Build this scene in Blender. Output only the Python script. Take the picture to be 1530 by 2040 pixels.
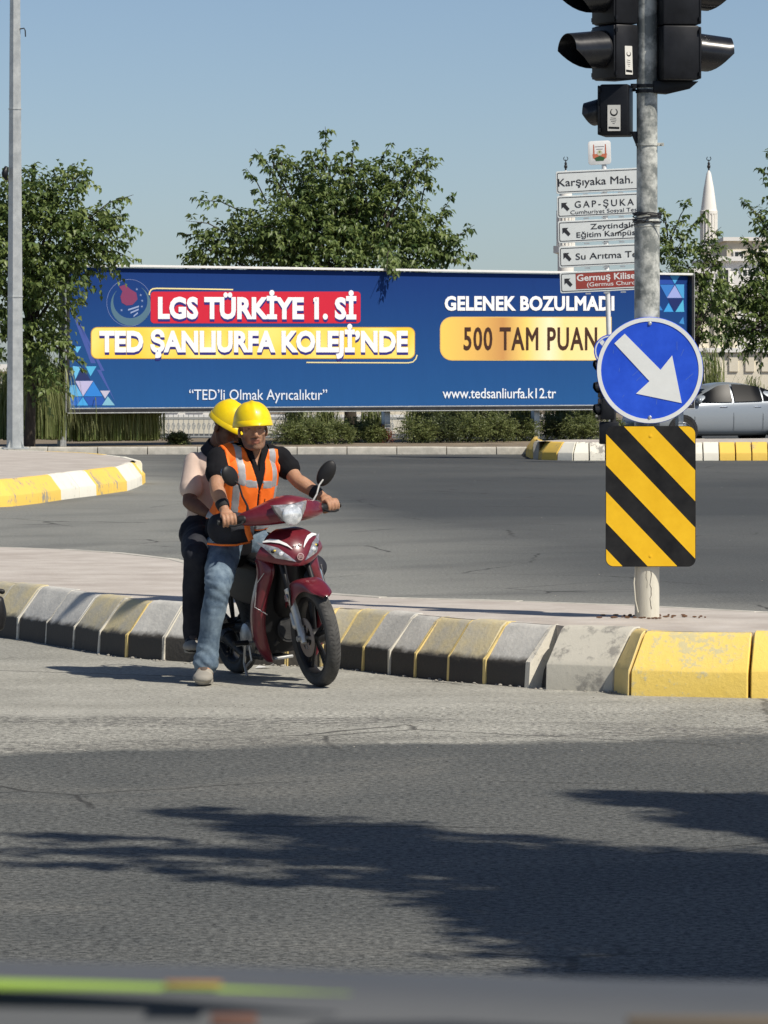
import bpy, bmesh, math, random
import numpy as np
from mathutils import Vector, Matrix, noise
random.seed(7)
rng = np.random.default_rng(11)
sc = bpy.context.scene
for o in list(bpy.data.objects): bpy.data.objects.remove(o)
C = sc.collection
R = math.radians

# ---------------------------------------------------------------- camera
F = 9000.0            # focal length in pixels of the 1530 px wide photograph
CH = 1.80             # camera height
cam = bpy.data.cameras.new('camera'); camo = bpy.data.objects.new('camera', cam); C.objects.link(camo)
camo.location = (0, 0, CH); camo.rotation_euler = (R(90), 0, 0)
cam.sensor_fit = 'VERTICAL'; cam.sensor_height = 36.0; cam.sensor_width = 27.0
cam.lens = F/2040*36.0
cam.shift_y = -290/2040
cam.clip_start = 0.05; cam.clip_end = 6000
cam.dof.use_dof = True; cam.dof.focus_distance = 26.5; cam.dof.aperture_fstop = 42
sc.camera = camo
sc.render.resolution_x = 768; sc.render.resolution_y = 1024

# ---------------------------------------------------------------- light
SUN_EL = 49.0
SUN_AZ = 130.0        # clockwise from +Y (view direction), so the sun is behind the camera's right shoulder
S = Vector((math.sin(R(SUN_AZ))*math.cos(R(SUN_EL)), math.cos(R(SUN_AZ))*math.cos(R(SUN_EL)), math.sin(R(SUN_EL))))
w = bpy.data.worlds.new('World'); sc.world = w; w.use_nodes = True
nt = w.node_tree; bg = nt.nodes['Background']
sky = nt.nodes.new('ShaderNodeTexSky'); sky.sky_type = 'NISHITA'; sky.sun_disc = False
sky.sun_elevation = R(SUN_EL); sky.sun_rotation = R(SUN_AZ)
sky.altitude = 0; sky.air_density = 0.62; sky.dust_density = 0.55; sky.ozone_density = 1.6
nt.links.new(sky.outputs[0], bg.inputs[0]); bg.inputs[1].default_value = 0.093
sl = bpy.data.lights.new('sun', 'SUN'); sl.energy = 4.8; sl.angle = R(0.53); sl.color = (1.0, 0.93, 0.82)
so = bpy.data.objects.new('sun', sl); C.objects.link(so); so.rotation_euler = S.to_track_quat('Z', 'Y').to_euler(); so.location = (20, -10, 30)
sc.view_settings.view_transform = 'Standard'; sc.view_settings.look = 'None'
sc.view_settings.exposure = 0.0; sc.view_settings.gamma = 1.0; sc.view_settings.use_curve_mapping = False

# ---------------------------------------------------------------- places
def P(px, py, D): return Vector(((px-765)/F*D, D, CH-(py-730)/F*D))
def G(px, py, z=0.0):
    D = (CH-z)*F/(py-730); return Vector(((px-765)/F*D, D, z))

# ---------------------------------------------------------------- materials
def M(name, col, rough=0.6, metal=0.0, var=0.0, vscale=8.0, bump=0.0, bscale=60.0, coat=0.0, spec=0.5, col2=None, detail=5, stretch=None, attr=False, sub=0.0, trans=0.0):
    m = bpy.data.materials.new(name); m.use_nodes = True; n = m.node_tree; b = n.nodes['Principled BSDF']
    b.inputs['Base Color'].default_value = (*col, 1); b.inputs['Roughness'].default_value = rough; b.inputs['Metallic'].default_value = metal
    b.inputs['Specular IOR Level'].default_value = spec
    if coat: b.inputs['Coat Weight'].default_value = coat; b.inputs['Coat Roughness'].default_value = 0.08
    if trans: b.inputs['Transmission Weight'].default_value = trans
    tc = n.nodes.new('ShaderNodeTexCoord'); src = tc.outputs['Object']
    if stretch:
        mp = n.nodes.new('ShaderNodeMapping'); mp.inputs['Scale'].default_value = stretch; n.links.new(src, mp.inputs[0]); src = mp.outputs[0]
    if var or col2:
        nz = n.nodes.new('ShaderNodeTexNoise'); nz.inputs['Scale'].default_value = vscale; nz.inputs['Detail'].default_value = detail; nz.inputs['Roughness'].default_value = 0.65
        n.links.new(src, nz.inputs[0])
        rp = n.nodes.new('ShaderNodeValToRGB'); rp.color_ramp.elements[0].position = 0.36; rp.color_ramp.elements[1].position = 0.66
        c2 = col2 if col2 else tuple(min(1, c*(1+var)) for c in col)
        c1 = col if col2 else tuple(c*(1-var) for c in col)
        rp.color_ramp.elements[0].color = (*c1, 1); rp.color_ramp.elements[1].color = (*c2, 1)
        n.links.new(nz.outputs[0], rp.inputs[0]); n.links.new(rp.outputs[0], b.inputs['Base Color'])
        mr = n.nodes.new('ShaderNodeMapRange'); mr.inputs[3].default_value = max(0, rough-0.08); mr.inputs[4].default_value = min(1, rough+0.1)
        n.links.new(nz.outputs[0], mr.inputs[0]); n.links.new(mr.outputs[0], b.inputs['Roughness'])
    if attr:
        at = n.nodes.new('ShaderNodeAttribute'); at.attribute_name = 'tint'
        mx = n.nodes.new('ShaderNodeMix'); mx.data_type = 'RGBA'
        mx.inputs[6].default_value = (*col, 1); mx.inputs[7].default_value = (*(col2 or col), 1)
        n.links.new(at.outputs['Fac'], mx.inputs[0]); n.links.new(mx.outputs[2], b.inputs['Base Color'])
    if bump:
        nb = n.nodes.new('ShaderNodeTexNoise'); nb.inputs['Scale'].default_value = bscale; nb.inputs['Detail'].default_value = 4
        n.links.new(src, nb.inputs[0]); bp = n.nodes.new('ShaderNodeBump'); bp.inputs['Strength'].default_value = bump; bp.inputs['Distance'].default_value = 0.01
        n.links.new(nb.outputs[0], bp.inputs['Height']); n.links.new(bp.outputs[0], b.inputs['Normal'])
    if sub:
        b.inputs['Subsurface Weight'].default_value = sub; b.inputs['Subsurface Radius'].default_value = (0.02, 0.008, 0.004); b.inputs['Subsurface Scale'].default_value = 0.3
    return m
def leafmat(name, a, b_, tl=0.25):
    m = bpy.data.materials.new(name); m.use_nodes = True; n = m.node_tree; b = n.nodes['Principled BSDF']; out = n.nodes['Material Output']
    at = n.nodes.new('ShaderNodeAttribute'); at.attribute_name = 'tint'
    mx = n.nodes.new('ShaderNodeMix'); mx.data_type = 'RGBA'; mx.inputs[6].default_value = (*a, 1); mx.inputs[7].default_value = (*b_, 1)
    n.links.new(at.outputs['Fac'], mx.inputs[0]); n.links.new(mx.outputs[2], b.inputs['Base Color'])
    b.inputs['Roughness'].default_value = 0.42; b.inputs['Specular IOR Level'].default_value = 0.45
    t = n.nodes.new('ShaderNodeBsdfTranslucent'); n.links.new(mx.outputs[2], t.inputs[0])
    ms = n.nodes.new('ShaderNodeMixShader'); ms.inputs[0].default_value = tl
    n.links.new(b.outputs[0], ms.inputs[1]); n.links.new(t.outputs[0], ms.inputs[2]); n.links.new(ms.outputs[0], out.inputs[0])
    return m

# ---------------------------------------------------------------- mesh helpers
class MB:
    def __init__(s): s.v = []; s.f = []; s.m = []
    def add(s, vs, fs, mi=0):
        o = len(s.v); s.v += [tuple(v) for v in vs]; s.f += [tuple(i+o for i in f) for f in fs]; s.m += [mi]*len(fs)
    def box(s, c, size, rot=None, mi=0):
        c = Vector(c); hx, hy, hz = [a/2 for a in size]
        vs = [Vector((x, y, z)) for z in (-hz, hz) for y in (-hy, hy) for x in (-hx, hx)]
        if rot is not None: vs = [rot @ v for v in vs]
        s.add([c+v for v in vs], [(0,2,3,1),(4,5,7,6),(0,1,5,4),(2,6,7,3),(0,4,6,2),(1,3,7,5)], mi)
    def loft(s, rings, cap=True, mi=0, closed=True):
        n = len(rings[0]); vs = [v for r in rings for v in r]; fs = []
        for i in range(len(rings)-1):
            for j in range(n if closed else n-1):
                k = (j+1) % n
                fs.append((i*n+j, i*n+k, (i+1)*n+k, (i+1)*n+j))
        if cap and closed:
            fs.append(tuple(range(n-1, -1, -1))); fs.append(tuple((len(rings)-1)*n+j for j in range(n)))
        s.add(vs, fs, mi)
    def tube(s, path, r, n=12, mi=0, side=None, cap=True):
        path = [Vector(p) for p in path]; rings = []; ref = None
        rr = r if isinstance(r, (list, tuple)) else [r]*len(path)
        for i, p in enumerate(path):
            a = path[max(0, i-1)]; b = path[min(len(path)-1, i+1)]; t = (b-a)
            t = t.normalized() if t.length > 1e-9 else Vector((0, 0, 1))
            if side is not None: u = Vector(side)
            elif ref is None: u = Vector((0, 0, 1)) if abs(t.z) < 0.9 else Vector((1, 0, 0))
            else: u = ref
            u = (u-t*u.dot(t)).normalized(); ref = u; v = t.cross(u)
            q = rr[i]; ra, rb = (q if isinstance(q, (tuple, list)) else (q, q))
            rings.append([p+u*ra*math.cos(2*math.pi*k/n)+v*rb*math.sin(2*math.pi*k/n) for k in range(n)])
        s.loft(rings, cap, mi)
    def limb(s, pts, radii, n=14, side=None, seg=6, mi=0):
        """smooth tapered limb with rounded ends"""
        pts = [Vector(p) for p in pts]; rad = [Vector(q) if isinstance(q, (tuple, list)) else Vector((q, q)) for q in radii]
        def cr(a, i, t):
            p0 = a[max(0, i-1)]; p1 = a[i]; p2 = a[i+1]; p3 = a[min(len(a)-1, i+2)]
            return 0.5*((2*p1)+(p2-p0)*t+(2*p0-5*p1+4*p2-p3)*t*t+(3*p1-p0-3*p2+p3)*t**3)
        pp = []; rr = []
        for i in range(len(pts)-1):
            for k in range(seg):
                t = k/seg; pp.append(cr(pts, i, t)); rr.append(cr(rad, i, t))
        pp.append(pts[-1]); rr.append(rad[-1])
        d0 = (pp[0]-pp[1]).normalized(); d1 = (pp[-1]-pp[-2]).normalized()
        a = []; ar = []
        for k in (0.98, 0.8, 0.5): a.append(pp[0]+d0*min(rr[0])*k); ar.append(rr[0]*math.sqrt(1-k*k))
        b = []; br = []
        for k in (0.5, 0.8, 0.98): b.append(pp[-1]+d1*min(rr[-1])*k); br.append(rr[-1]*math.sqrt(1-k*k))
        pp = a+pp+b; rr = ar+rr+br
        s.tube(pp, [tuple(q) for q in rr], n, mi, side)
    def ell(s, c, rad, rot=None, n=16, m=10, mi=0):
        c = Vector(c); vs = []; fs = []
        for i in range(1, m):
            ph = math.pi*i/m
            for j in range(n):
                th = 2*math.pi*j/n
                v = Vector((rad[0]*math.sin(ph)*math.cos(th), rad[1]*math.sin(ph)*math.sin(th), rad[2]*math.cos(ph)))
                vs.append(c+(rot @ v if rot is not None else v))
        top = Vector((0, 0, rad[2])); bot = -top
        if rot is not None: top = rot @ top; bot = rot @ bot
        vs += [c+top, c+bot]; T = len(vs)-2
        for i in range(m-2):
            for j in range(n):
                k = (j+1) % n; fs.append((i*n+j, (i+1)*n+j, (i+1)*n+k, i*n+k))
        for j in range(n):
            k = (j+1) % n; fs.append((T, j, k)); fs.append((T+1, (m-2)*n+k, (m-2)*n+j))
        s.add(vs, fs, mi)
    def lathe(s, prof, origin=(0,0,0), axis='z', n=32, mi=0, rot=None, a0=0, a1=2*math.pi, caps=False):
        full = abs(a1-a0-2*math.pi) < 1e-6; rings = []
        cnt = n if full else n+1
        for r, h in prof:
            ring = []
            for k in range(cnt):
                t = a0+(a1-a0)*k/n; x, y = r*math.cos(t), r*math.sin(t)
                v = Vector((x, y, h)) if axis == 'z' else Vector((h, x, y)) if axis == 'x' else Vector((x, h, y))
                if rot is not None: v = rot @ v
                ring.append(Vector(origin)+v)
            rings.append(ring)
        s.loft(rings, False, mi, closed=full)
        if full and caps:
            for ring, flip in ((rings[0], 1), (rings[-1], 0)):
                if (ring[0]-ring[n//2]).length > 1e-5: s.add(ring, [tuple(range(n))[::-1] if flip else tuple(range(n))], mi)
    def prism(s, poly, fn, h0, h1, mi=0):
        """poly: 2-D points; fn(u, v, h) -> 3-D"""
        n = len(poly); vs = [fn(u, v, h0) for u, v in poly]+[fn(u, v, h1) for u, v in poly]
        fs = [tuple(range(n)), tuple(range(2*n-1, n-1, -1))]
        for i in range(n):
            j = (i+1) % n; fs.append((i, i+n, j+n, j))
        s.add(vs, fs, mi)
    def build(s, name, mats, parent=None, smooth=True, bevel=0.0, seg=2, ang=35, subd=0, solid=0.0, tri=False):
        me = bpy.data.meshes.new(name); me.from_pydata(s.v, [], s.f)
        if not isinstance(mats, (list, tuple)): mats = [mats]
        for m in mats: me.materials.append(m)
        if len(mats) > 1: me.polygons.foreach_set('material_index', s.m)
        bm = bmesh.new(); bm.from_mesh(me); bmesh.ops.remove_doubles(bm, verts=bm.verts, dist=1e-6)
        bmesh.ops.recalc_face_normals(bm, faces=bm.faces)
        if tri: bmesh.ops.triangulate(bm, faces=[f for f in bm.faces if len(f.verts) > 4])
        if bevel:
            es = [e for e in bm.edges if len(e.link_faces) == 2 and e.calc_face_angle(0) > R(ang)]
            bmesh.ops.bevel(bm, geom=es, offset=bevel, segments=seg, profile=0.5, affect='EDGES', clamp_overlap=True)
        bm.to_mesh(me); bm.free()
        o = bpy.data.objects.new(name, me); C.objects.link(o)
        if parent is not None: o.parent = parent
        if solid:
            md = o.modifiers.new('s', 'SOLIDIFY'); md.thickness = solid; md.offset = -1
        if subd:
            md = o.modifiers.new('u', 'SUBSURF'); md.levels = subd; md.render_levels = subd
        if subd or solid: bake(o)
        if smooth: smooth_by_angle(o.data, ang if not subd else 60)
        return o
def bake(o):
    bpy.context.view_layer.update()
    dg = bpy.context.evaluated_depsgraph_get(); me = bpy.data.meshes.new_from_object(o.evaluated_get(dg)); me.name = o.name
    old = o.data; o.modifiers.clear(); o.data = me; bpy.data.meshes.remove(old)
def smooth_by_angle(me, ang):
    me.polygons.foreach_set('use_smooth', [True]*len(me.polygons))
    bm = bmesh.new(); bm.from_mesh(me)
    for e in bm.edges:
        e.smooth = not (len(e.link_faces) != 2 or e.calc_face_angle(0) > R(ang))
    bm.to_mesh(me); bm.free()
def remesh(mb, name, mat, parent, voxel=0.006, it=3, disp=None, dscale=12.0, lam=0.5):
    """voxel-union of the parts in mb into one continuous mesh"""
    me = bpy.data.meshes.new(name); me.from_pydata(mb.v, [], mb.f); me.materials.append(mat)
    bm = bmesh.new(); bm.from_mesh(me); bmesh.ops.recalc_face_normals(bm, faces=bm.faces); bm.to_mesh(me); bm.free()
    o = bpy.data.objects.new(name, me); C.objects.link(o)
    if parent is not None: o.parent = parent
    md = o.modifiers.new('r', 'REMESH'); md.mode = 'VOXEL'; md.voxel_size = voxel
    ms = o.modifiers.new('s', 'SMOOTH'); ms.iterations = it; ms.factor = lam
    bake(o)
    if disp:
        bm = bmesh.new(); bm.from_mesh(o.data); bm.normal_update()
        mv = [(v, v.normal*disp(v.co, v.normal)) for v in bm.verts]
        for v, d in mv: v.co += d
        bm.to_mesh(o.data); bm.free()
    o.data.materials.clear(); o.data.materials.append(mat)
    o.data.polygons.foreach_set('use_smooth', [True]*len(o.data.polygons))
    return o
def cut(o, pred):
    bm = bmesh.new(); bm.from_mesh(o.data); bm.normal_update()
    bmesh.ops.delete(bm, geom=[f for f in bm.faces if pred(f.calc_center_median(), f.normal)], context='FACES')
    bnd = [v for v in bm.verts if v.is_boundary]
    for _ in range(6):
        new = {}
        for v in bnd:
            nb = [e.other_vert(v).co for e in v.link_edges if e.is_boundary]
            if len(nb) == 2: new[v] = v.co*0.5+(nb[0]+nb[1])*0.25
        for v, c in new.items(): v.co = c
    bm.to_mesh(o.data); bm.free()
def patch(src, name, mat, parent, pred, off=0.002, smooth=4):
    """copy the faces of src where pred(centre, normal) holds, lifted off the surface"""
    bm = bmesh.new(); bm.from_mesh(src.data); bm.normal_update()
    dele = [f for f in bm.faces if not pred(f.calc_center_median(), f.normal)]
    bmesh.ops.delete(bm, geom=dele, context='FACES')
    bnd = set(v for e in bm.edges if e.is_boundary for v in e.verts)
    for _ in range(smooth):
        new = {}
        for v in bnd:
            nb = [e.other_vert(v).co for e in v.link_edges if e.is_boundary]
            if len(nb) == 2: new[v] = v.co*0.5+(nb[0]+nb[1])*0.25
        for v, c in new.items(): v.co = c
    for v in bm.verts: v.co += v.normal*(off if v not in bnd else max(off*0.3, 0.0006))
    me = bpy.data.meshes.new(name); bm.to_mesh(me); bm.free(); me.materials.clear(); me.materials.append(mat)
    me.polygons.foreach_set('use_smooth', [True]*len(me.polygons))
    if len(me.polygons) == 0: print('EMPTY PATCH', name)
    o = bpy.data.objects.new(name, me); C.objects.link(o); o.parent = parent
    return o
def empty(name, loc=(0,0,0), rz=0.0, rx=0.0, parent=None):
    o = bpy.data.objects.new(name, None); C.objects.link(o); o.location = loc; o.rotation_euler = (rx, 0, rz); o.empty_display_size = 0.2
    if parent is not None: o.parent = parent
    return o
def tag(o, label=None, cat=None, group=None, kind=None):
    if label: o['label'] = label
    if cat: o['category'] = cat
    if group: o['group'] = group
    if kind: o['kind'] = kind
    return o
def structure(o): o['kind'] = 'structure'; return o

# ---- text fitted to a box: baseline-left corner, width, cap height
def raw_text(s, off=0.0, sp=1.0, res=3):
    c = bpy.data.curves.new('t', 'FONT'); c.body = s; c.bevel_depth = off; c.bevel_resolution = 0; c.space_character = sp; c.resolution_u = res
    o = bpy.data.objects.new('t', c); C.objects.link(o); bpy.context.view_layer.update()
    me = bpy.data.meshes.new_from_object(o.evaluated_get(bpy.context.evaluated_depsgraph_get()))
    v = np.empty(len(me.vertices)*3); me.vertices.foreach_get('co', v); v = v.reshape(-1, 3)
    z = v[:, 2]/off if off else v[:, 2]*0; v = np.stack([v[:, 0], v[:, 1], z], 1); f_keep = z
    f = [tuple(p.vertices) for p in me.polygons]
    bpy.data.objects.remove(o); bpy.data.curves.remove(c); bpy.data.meshes.remove(me)
    return v, f
def lettering(s, fn, u0, v0, u1, cap, mat, parent, off=0.0, sp=1.0, h=0.0, name='lettering', v1=None):
    """flat print; fn(u, v, h) -> 3-D; the baseline runs from (u0, v0) to (u1, v1)"""
    v, f = raw_text(s, off, sp)
    x0, x1 = v[:, 0].min(), v[:, 0].max(); y0 = -off; y1 = 0.682+off
    if v1 is None: v1 = v0
    pts = []
    for x, y, zz in v:
        t = (x-x0)/(x1-x0); pts.append(fn(u0+(u1-u0)*t, v0+(v1-v0)*t+cap*(y-y0)/(y1-y0), h+0.0012*float(zz)))
    me = bpy.data.meshes.new(name); me.from_pydata([tuple(p) for p in pts], [], f); me.materials.append(mat)
    o = bpy.data.objects.new(name, me); C.objects.link(o); o.parent = parent
    return o
def rrect(u0, v0, u1, v1, r, n=6, corners=(1,1,1,1)):
    """rounded rectangle polygon, corners order: (u0,v0),(u1,v0),(u1,v1),(u0,v1)"""
    out = []; su = 1 if u1 > u0 else -1; sv = 1 if v1 > v0 else -1
    cs = [(u0+su*r, v0+sv*r, 180, 0), (u1-su*r, v0+sv*r, 270, 1), (u1-su*r, v1-sv*r, 0, 2), (u0+su*r, v1-sv*r, 90, 3)]
    pts = [(u0, v0), (u1, v0), (u1, v1), (u0, v1)]
    for cx, cy, a, i in cs:
        if not corners[i]: out.append(pts[i]); continue
        for k in range(n+1):
            t = R(a+90*k/n); out.append((cx+su*r*math.cos(t), cy+sv*r*math.sin(t)))
    return out
# ================================================================ SETTING
def road_material():
    m = bpy.data.materials.new('asphalt'); m.use_nodes = True; n = m.node_tree; b = n.nodes['Principled BSDF']; L = n.links.new
    tc = n.nodes.new('ShaderNodeTexCoord'); ob = tc.outputs['Object']
    def nz(scale, detail=4, rough=0.6, stretch=None, dist=0.0):
        src = ob
        if stretch:
            mp = n.nodes.new('ShaderNodeMapping'); mp.inputs['Scale'].default_value = stretch; mp.inputs['Rotation'].default_value = (0, 0, R(-28)); L(src, mp.inputs[0]); src = mp.outputs[0]
        t = n.nodes.new('ShaderNodeTexNoise'); t.inputs['Scale'].default_value = scale; t.inputs['Detail'].default_value = detail; t.inputs['Roughness'].default_value = rough; t.inputs['Distortion'].default_value = dist
        L(src, t.inputs[0]); return t.outputs[0]
    def math_(op, a, c, d=None, clamp=False):
        t = n.nodes.new('ShaderNodeMath'); t.operation = op; t.use_clamp = clamp
        for i, q in enumerate((a, c, d)):
            if q is None: continue
            if isinstance(q, (int, float)): t.inputs[i].default_value = q
            else: L(q, t.inputs[i])
        return t.outputs[0]
    def mix(f, a, c, mode='MIX'):
        t = n.nodes.new('ShaderNodeMix'); t.data_type = 'RGBA'; t.blend_type = mode
        if isinstance(f, (int, float)): t.inputs[0].default_value = f
        else: L(f, t.inputs[0])
        for i, q in ((6, a), (7, c)):
            if isinstance(q, tuple): t.inputs[i].default_value = (*q, 1)
            else: L(q, t.inputs[i])
        return t.outputs[2]
    def ramp(f, p0, p1):
        t = n.nodes.new('ShaderNodeMapRange'); t.inputs[1].default_value = p0; t.inputs[2].default_value = p1; t.clamp = True; L(f, t.inputs[0]); return t.outputs[0]
    sep = n.nodes.new('ShaderNodeSeparateXYZ'); L(ob, sep.inputs[0]); X, Y = sep.outputs[0], sep.outputs[1]
    # worn older strip beside the traffic island, newer asphalt nearer, junction beyond
    e = math_('ADD', Y, math_('MULTIPLY', X, -0.30)); wob = math_('MULTIPLY', math_('SUBTRACT', nz(1.1, 5), 0.5), 0.9)
    e = math_('ADD', e, wob)
    strip = ramp(e, 21.35, 21.6)
    beyond = ramp(math_('ADD', e, math_('MULTIPLY', nz(0.3), 2.0)), 28.0, 36.0)
    g = nz(34, 3, 0.85); g2 = nz(15, 4, 0.75)
    vor = n.nodes.new('ShaderNodeTexVoronoi'); vor.inputs['Scale'].default_value = 42; L(ob, vor.inputs[0])
    near = mix(ramp(nz(0.55, 5), 0.3, 0.7), (0.083, 0.087, 0.085), (0.122, 0.124, 0.117))
    near = mix(ramp(nz(0.35, 4, 0.6, (1.0, 1.2, 1), 0.8), 0.55, 0.72), near, (0.150, 0.148, 0.135))
    st = mix(ramp(nz(0.9, 5, 0.7), 0.35, 0.68), (0.255, 0.25, 0.222), (0.385, 0.376, 0.335))
    coarse = ramp(nz(0.7, 3, 0.5, (0.5, 1.6, 1)), 0.47, 0.55)
    st = mix(math_('MULTIPLY', coarse, ramp(g2, 0.42, 0.6)), st, (0.13, 0.127, 0.117))
    gut = math_('MULTIPLY', ramp(math_('ADD', e, math_('MULTIPLY', nz(0.8, 4), 1.2)), 24.1, 24.7), 0.85)
    st = mix(gut, st, mix(ramp(nz(1.6, 5), 0.35, 0.65), (0.30, 0.292, 0.255), (0.40, 0.39, 0.345)))
    far = mix(ramp(nz(0.16, 6, 0.62, (1.0, 0.6, 1), 1.6), 0.30, 0.70), (0.175, 0.180, 0.168), (0.255, 0.255, 0.232))
    far = mix(ramp(nz(0.22, 5, 0.65, (0.8, 0.7, 1), 1.4), 0.60, 0.80), far, (0.29, 0.285, 0.255))
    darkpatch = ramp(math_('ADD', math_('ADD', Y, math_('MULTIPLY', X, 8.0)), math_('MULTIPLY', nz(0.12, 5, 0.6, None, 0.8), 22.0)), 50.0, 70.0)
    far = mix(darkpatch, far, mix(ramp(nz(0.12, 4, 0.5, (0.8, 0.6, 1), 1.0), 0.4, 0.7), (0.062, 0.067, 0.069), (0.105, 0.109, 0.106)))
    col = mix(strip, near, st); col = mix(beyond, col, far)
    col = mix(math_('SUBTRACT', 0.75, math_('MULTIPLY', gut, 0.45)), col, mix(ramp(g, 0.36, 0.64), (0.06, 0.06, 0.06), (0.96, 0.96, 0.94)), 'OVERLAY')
    col = mix(math_('MULTIPLY', ramp(vor.outputs['Distance'], 0.16, 0.05), 0.45), col, (0.36, 0.345, 0.31))
    # tyre tracks swept round the junction, and hairline cracks
    wv = n.nodes.new('ShaderNodeTexWave'); wv.wave_type = 'RINGS'; wv.rings_direction = 'Z'; wv.inputs['Scale'].default_value = 0.16; wv.inputs['Distortion'].default_value = 5.0; wv.inputs['Detail'].default_value = 3; wv.inputs['Detail Scale'].default_value = 0.5
    mpw = n.nodes.new('ShaderNodeMapping'); mpw.inputs['Location'].default_value = (22, -64, 0); L(ob, mpw.inputs[0]); L(mpw.outputs[0], wv.inputs[0])
    col = mix(math_('MULTIPLY', math_('MULTIPLY', ramp(wv.outputs['Fac'], 0.55, 0.95), ramp(nz(0.3, 3), 0.4, 0.6)), math_('MULTIPLY', beyond, 0.30)), col, (0.07, 0.072, 0.072))
    vc = n.nodes.new('ShaderNodeTexVoronoi'); vc.feature = 'DISTANCE_TO_EDGE'; vc.inputs['Scale'].default_value = 0.55
    dm = n.nodes.new('ShaderNodeMix'); dm.data_type = 'RGBA'; dm.inputs[0].default_value = 0.12; nzc = n.nodes.new('ShaderNodeTexNoise'); nzc.inputs['Scale'].default_value = 2.5; nzc.inputs['Detail'].default_value = 6; L(ob, nzc.inputs[0]); L(ob, dm.inputs[6]); L(nzc.outputs[1], dm.inputs[7]); L(dm.outputs[2], vc.inputs[0])
    crk = math_('MULTIPLY', ramp(vc.outputs[0], 0.010, 0.003), ramp(nz(0.35, 2), 0.50, 0.58))
    col = mix(math_('MULTIPLY', crk, 0.75), col, (0.028, 0.027, 0.025))
    L(col, b.inputs['Base Color']); b.inputs['Roughness'].default_value = 0.85; b.inputs['Specular IOR Level'].default_value = 0.25
    bp = n.nodes.new('ShaderNodeBump'); bp.inputs['Strength'].default_value = 0.75; bp.inputs['Distance'].default_value = 0.012
    L(math_('ADD', math_('MULTIPLY', g2, 0.8), math_('MULTIPLY', g, 0.6)), bp.inputs['Height']); L(bp.outputs[0], b.inputs['Normal'])
    return m
m_road = road_material()
m_soil = M('dry_soil', (0.20, 0.16, 0.11), 0.95, var=0.35, vscale=1.5, bump=0.5, bscale=20)
m_pave = M('dusty_paving', (0.42, 0.372, 0.325), 0.9, vscale=2.2, col2=(0.56, 0.515, 0.46), bump=0.4, bscale=45, detail=8)
m_conc = M('kerb_concrete', (0.23, 0.22, 0.20), 0.9, vscale=14, col2=(0.42, 0.40, 0.365), bump=0.5, bscale=70, detail=8)
m_concpale = M('pale_concrete', (0.40, 0.38, 0.33), 0.9, vscale=6, col2=(0.56, 0.53, 0.46), bump=0.3, bscale=40)
def paint(name, a, b_, chip=0.5, ns=9, under=(0.30, 0.285, 0.25)):
    """paint worn through to the concrete in patches"""
    m = bpy.data.materials.new(name); m.use_nodes = True; n = m.node_tree; b = n.nodes['Principled BSDF']; L = n.links.new
    tc = n.nodes.new('ShaderNodeTexCoord'); 
    t = n.nodes.new('ShaderNodeTexNoise'); t.inputs['Scale'].default_value = ns; t.inputs['Detail'].default_value = 9; t.inputs['Roughness'].default_value = 0.72; L(tc.outputs['Object'], t.inputs[0])
    t2 = n.nodes.new('ShaderNodeTexNoise'); t2.inputs['Scale'].default_value = 2.1; t2.inputs['Detail'].default_value = 4; L(tc.outputs['Object'], t2.inputs[0])
    ad = n.nodes.new('ShaderNodeMath'); ad.operation = 'ADD'; L(t.outputs[0], ad.inputs[0]); L(t2.outputs[0], ad.inputs[1])
    r = n.nodes.new('ShaderNodeMapRange'); r.inputs[1].default_value = 1.0+chip-0.06; r.inputs[2].default_value = 1.0+chip+0.05; L(ad.outputs[0], r.inputs[0])
    cc = n.nodes.new('ShaderNodeMix'); cc.data_type = 'RGBA'; cc.inputs[6].default_value = (*a, 1); cc.inputs[7].default_value = (*b_, 1); L(t2.outputs[0], cc.inputs[0])
    mx = n.nodes.new('ShaderNodeMix'); mx.data_type = 'RGBA'; mx.inputs[7].default_value = (*under, 1)
    L(r.outputs[0], mx.inputs[0]); L(cc.outputs[2], mx.inputs[6]); L(mx.outputs[2], b.inputs['Base Color'])
    b.inputs['Roughness'].default_value = 0.8
    bp = n.nodes.new('ShaderNodeBump'); bp.inputs['Strength'].default_value = 0.5; bp.inputs['Distance'].default_value = 0.01; L(t.outputs[0], bp.inputs['Height']); L(bp.outputs[0], b.inputs['Normal'])
    return m
m_yel = paint('yellow_kerb_paint', (0.86, 0.58, 0.10), (0.82, 0.55, 0.12), 0.16)
m_wht = paint('white_kerb_paint', (0.86, 0.83, 0.72), (0.74, 0.71, 0.60), 0.18)
m_whtold = paint('old_white_kerb_paint', (0.62, 0.59, 0.50), (0.52, 0.49, 0.41), 0.10)
m_yelnear = paint('worn_yellow_paint', (0.88, 0.60, 0.08), (0.84, 0.66, 0.24), 0.07, 26, (0.62, 0.54, 0.30))
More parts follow.
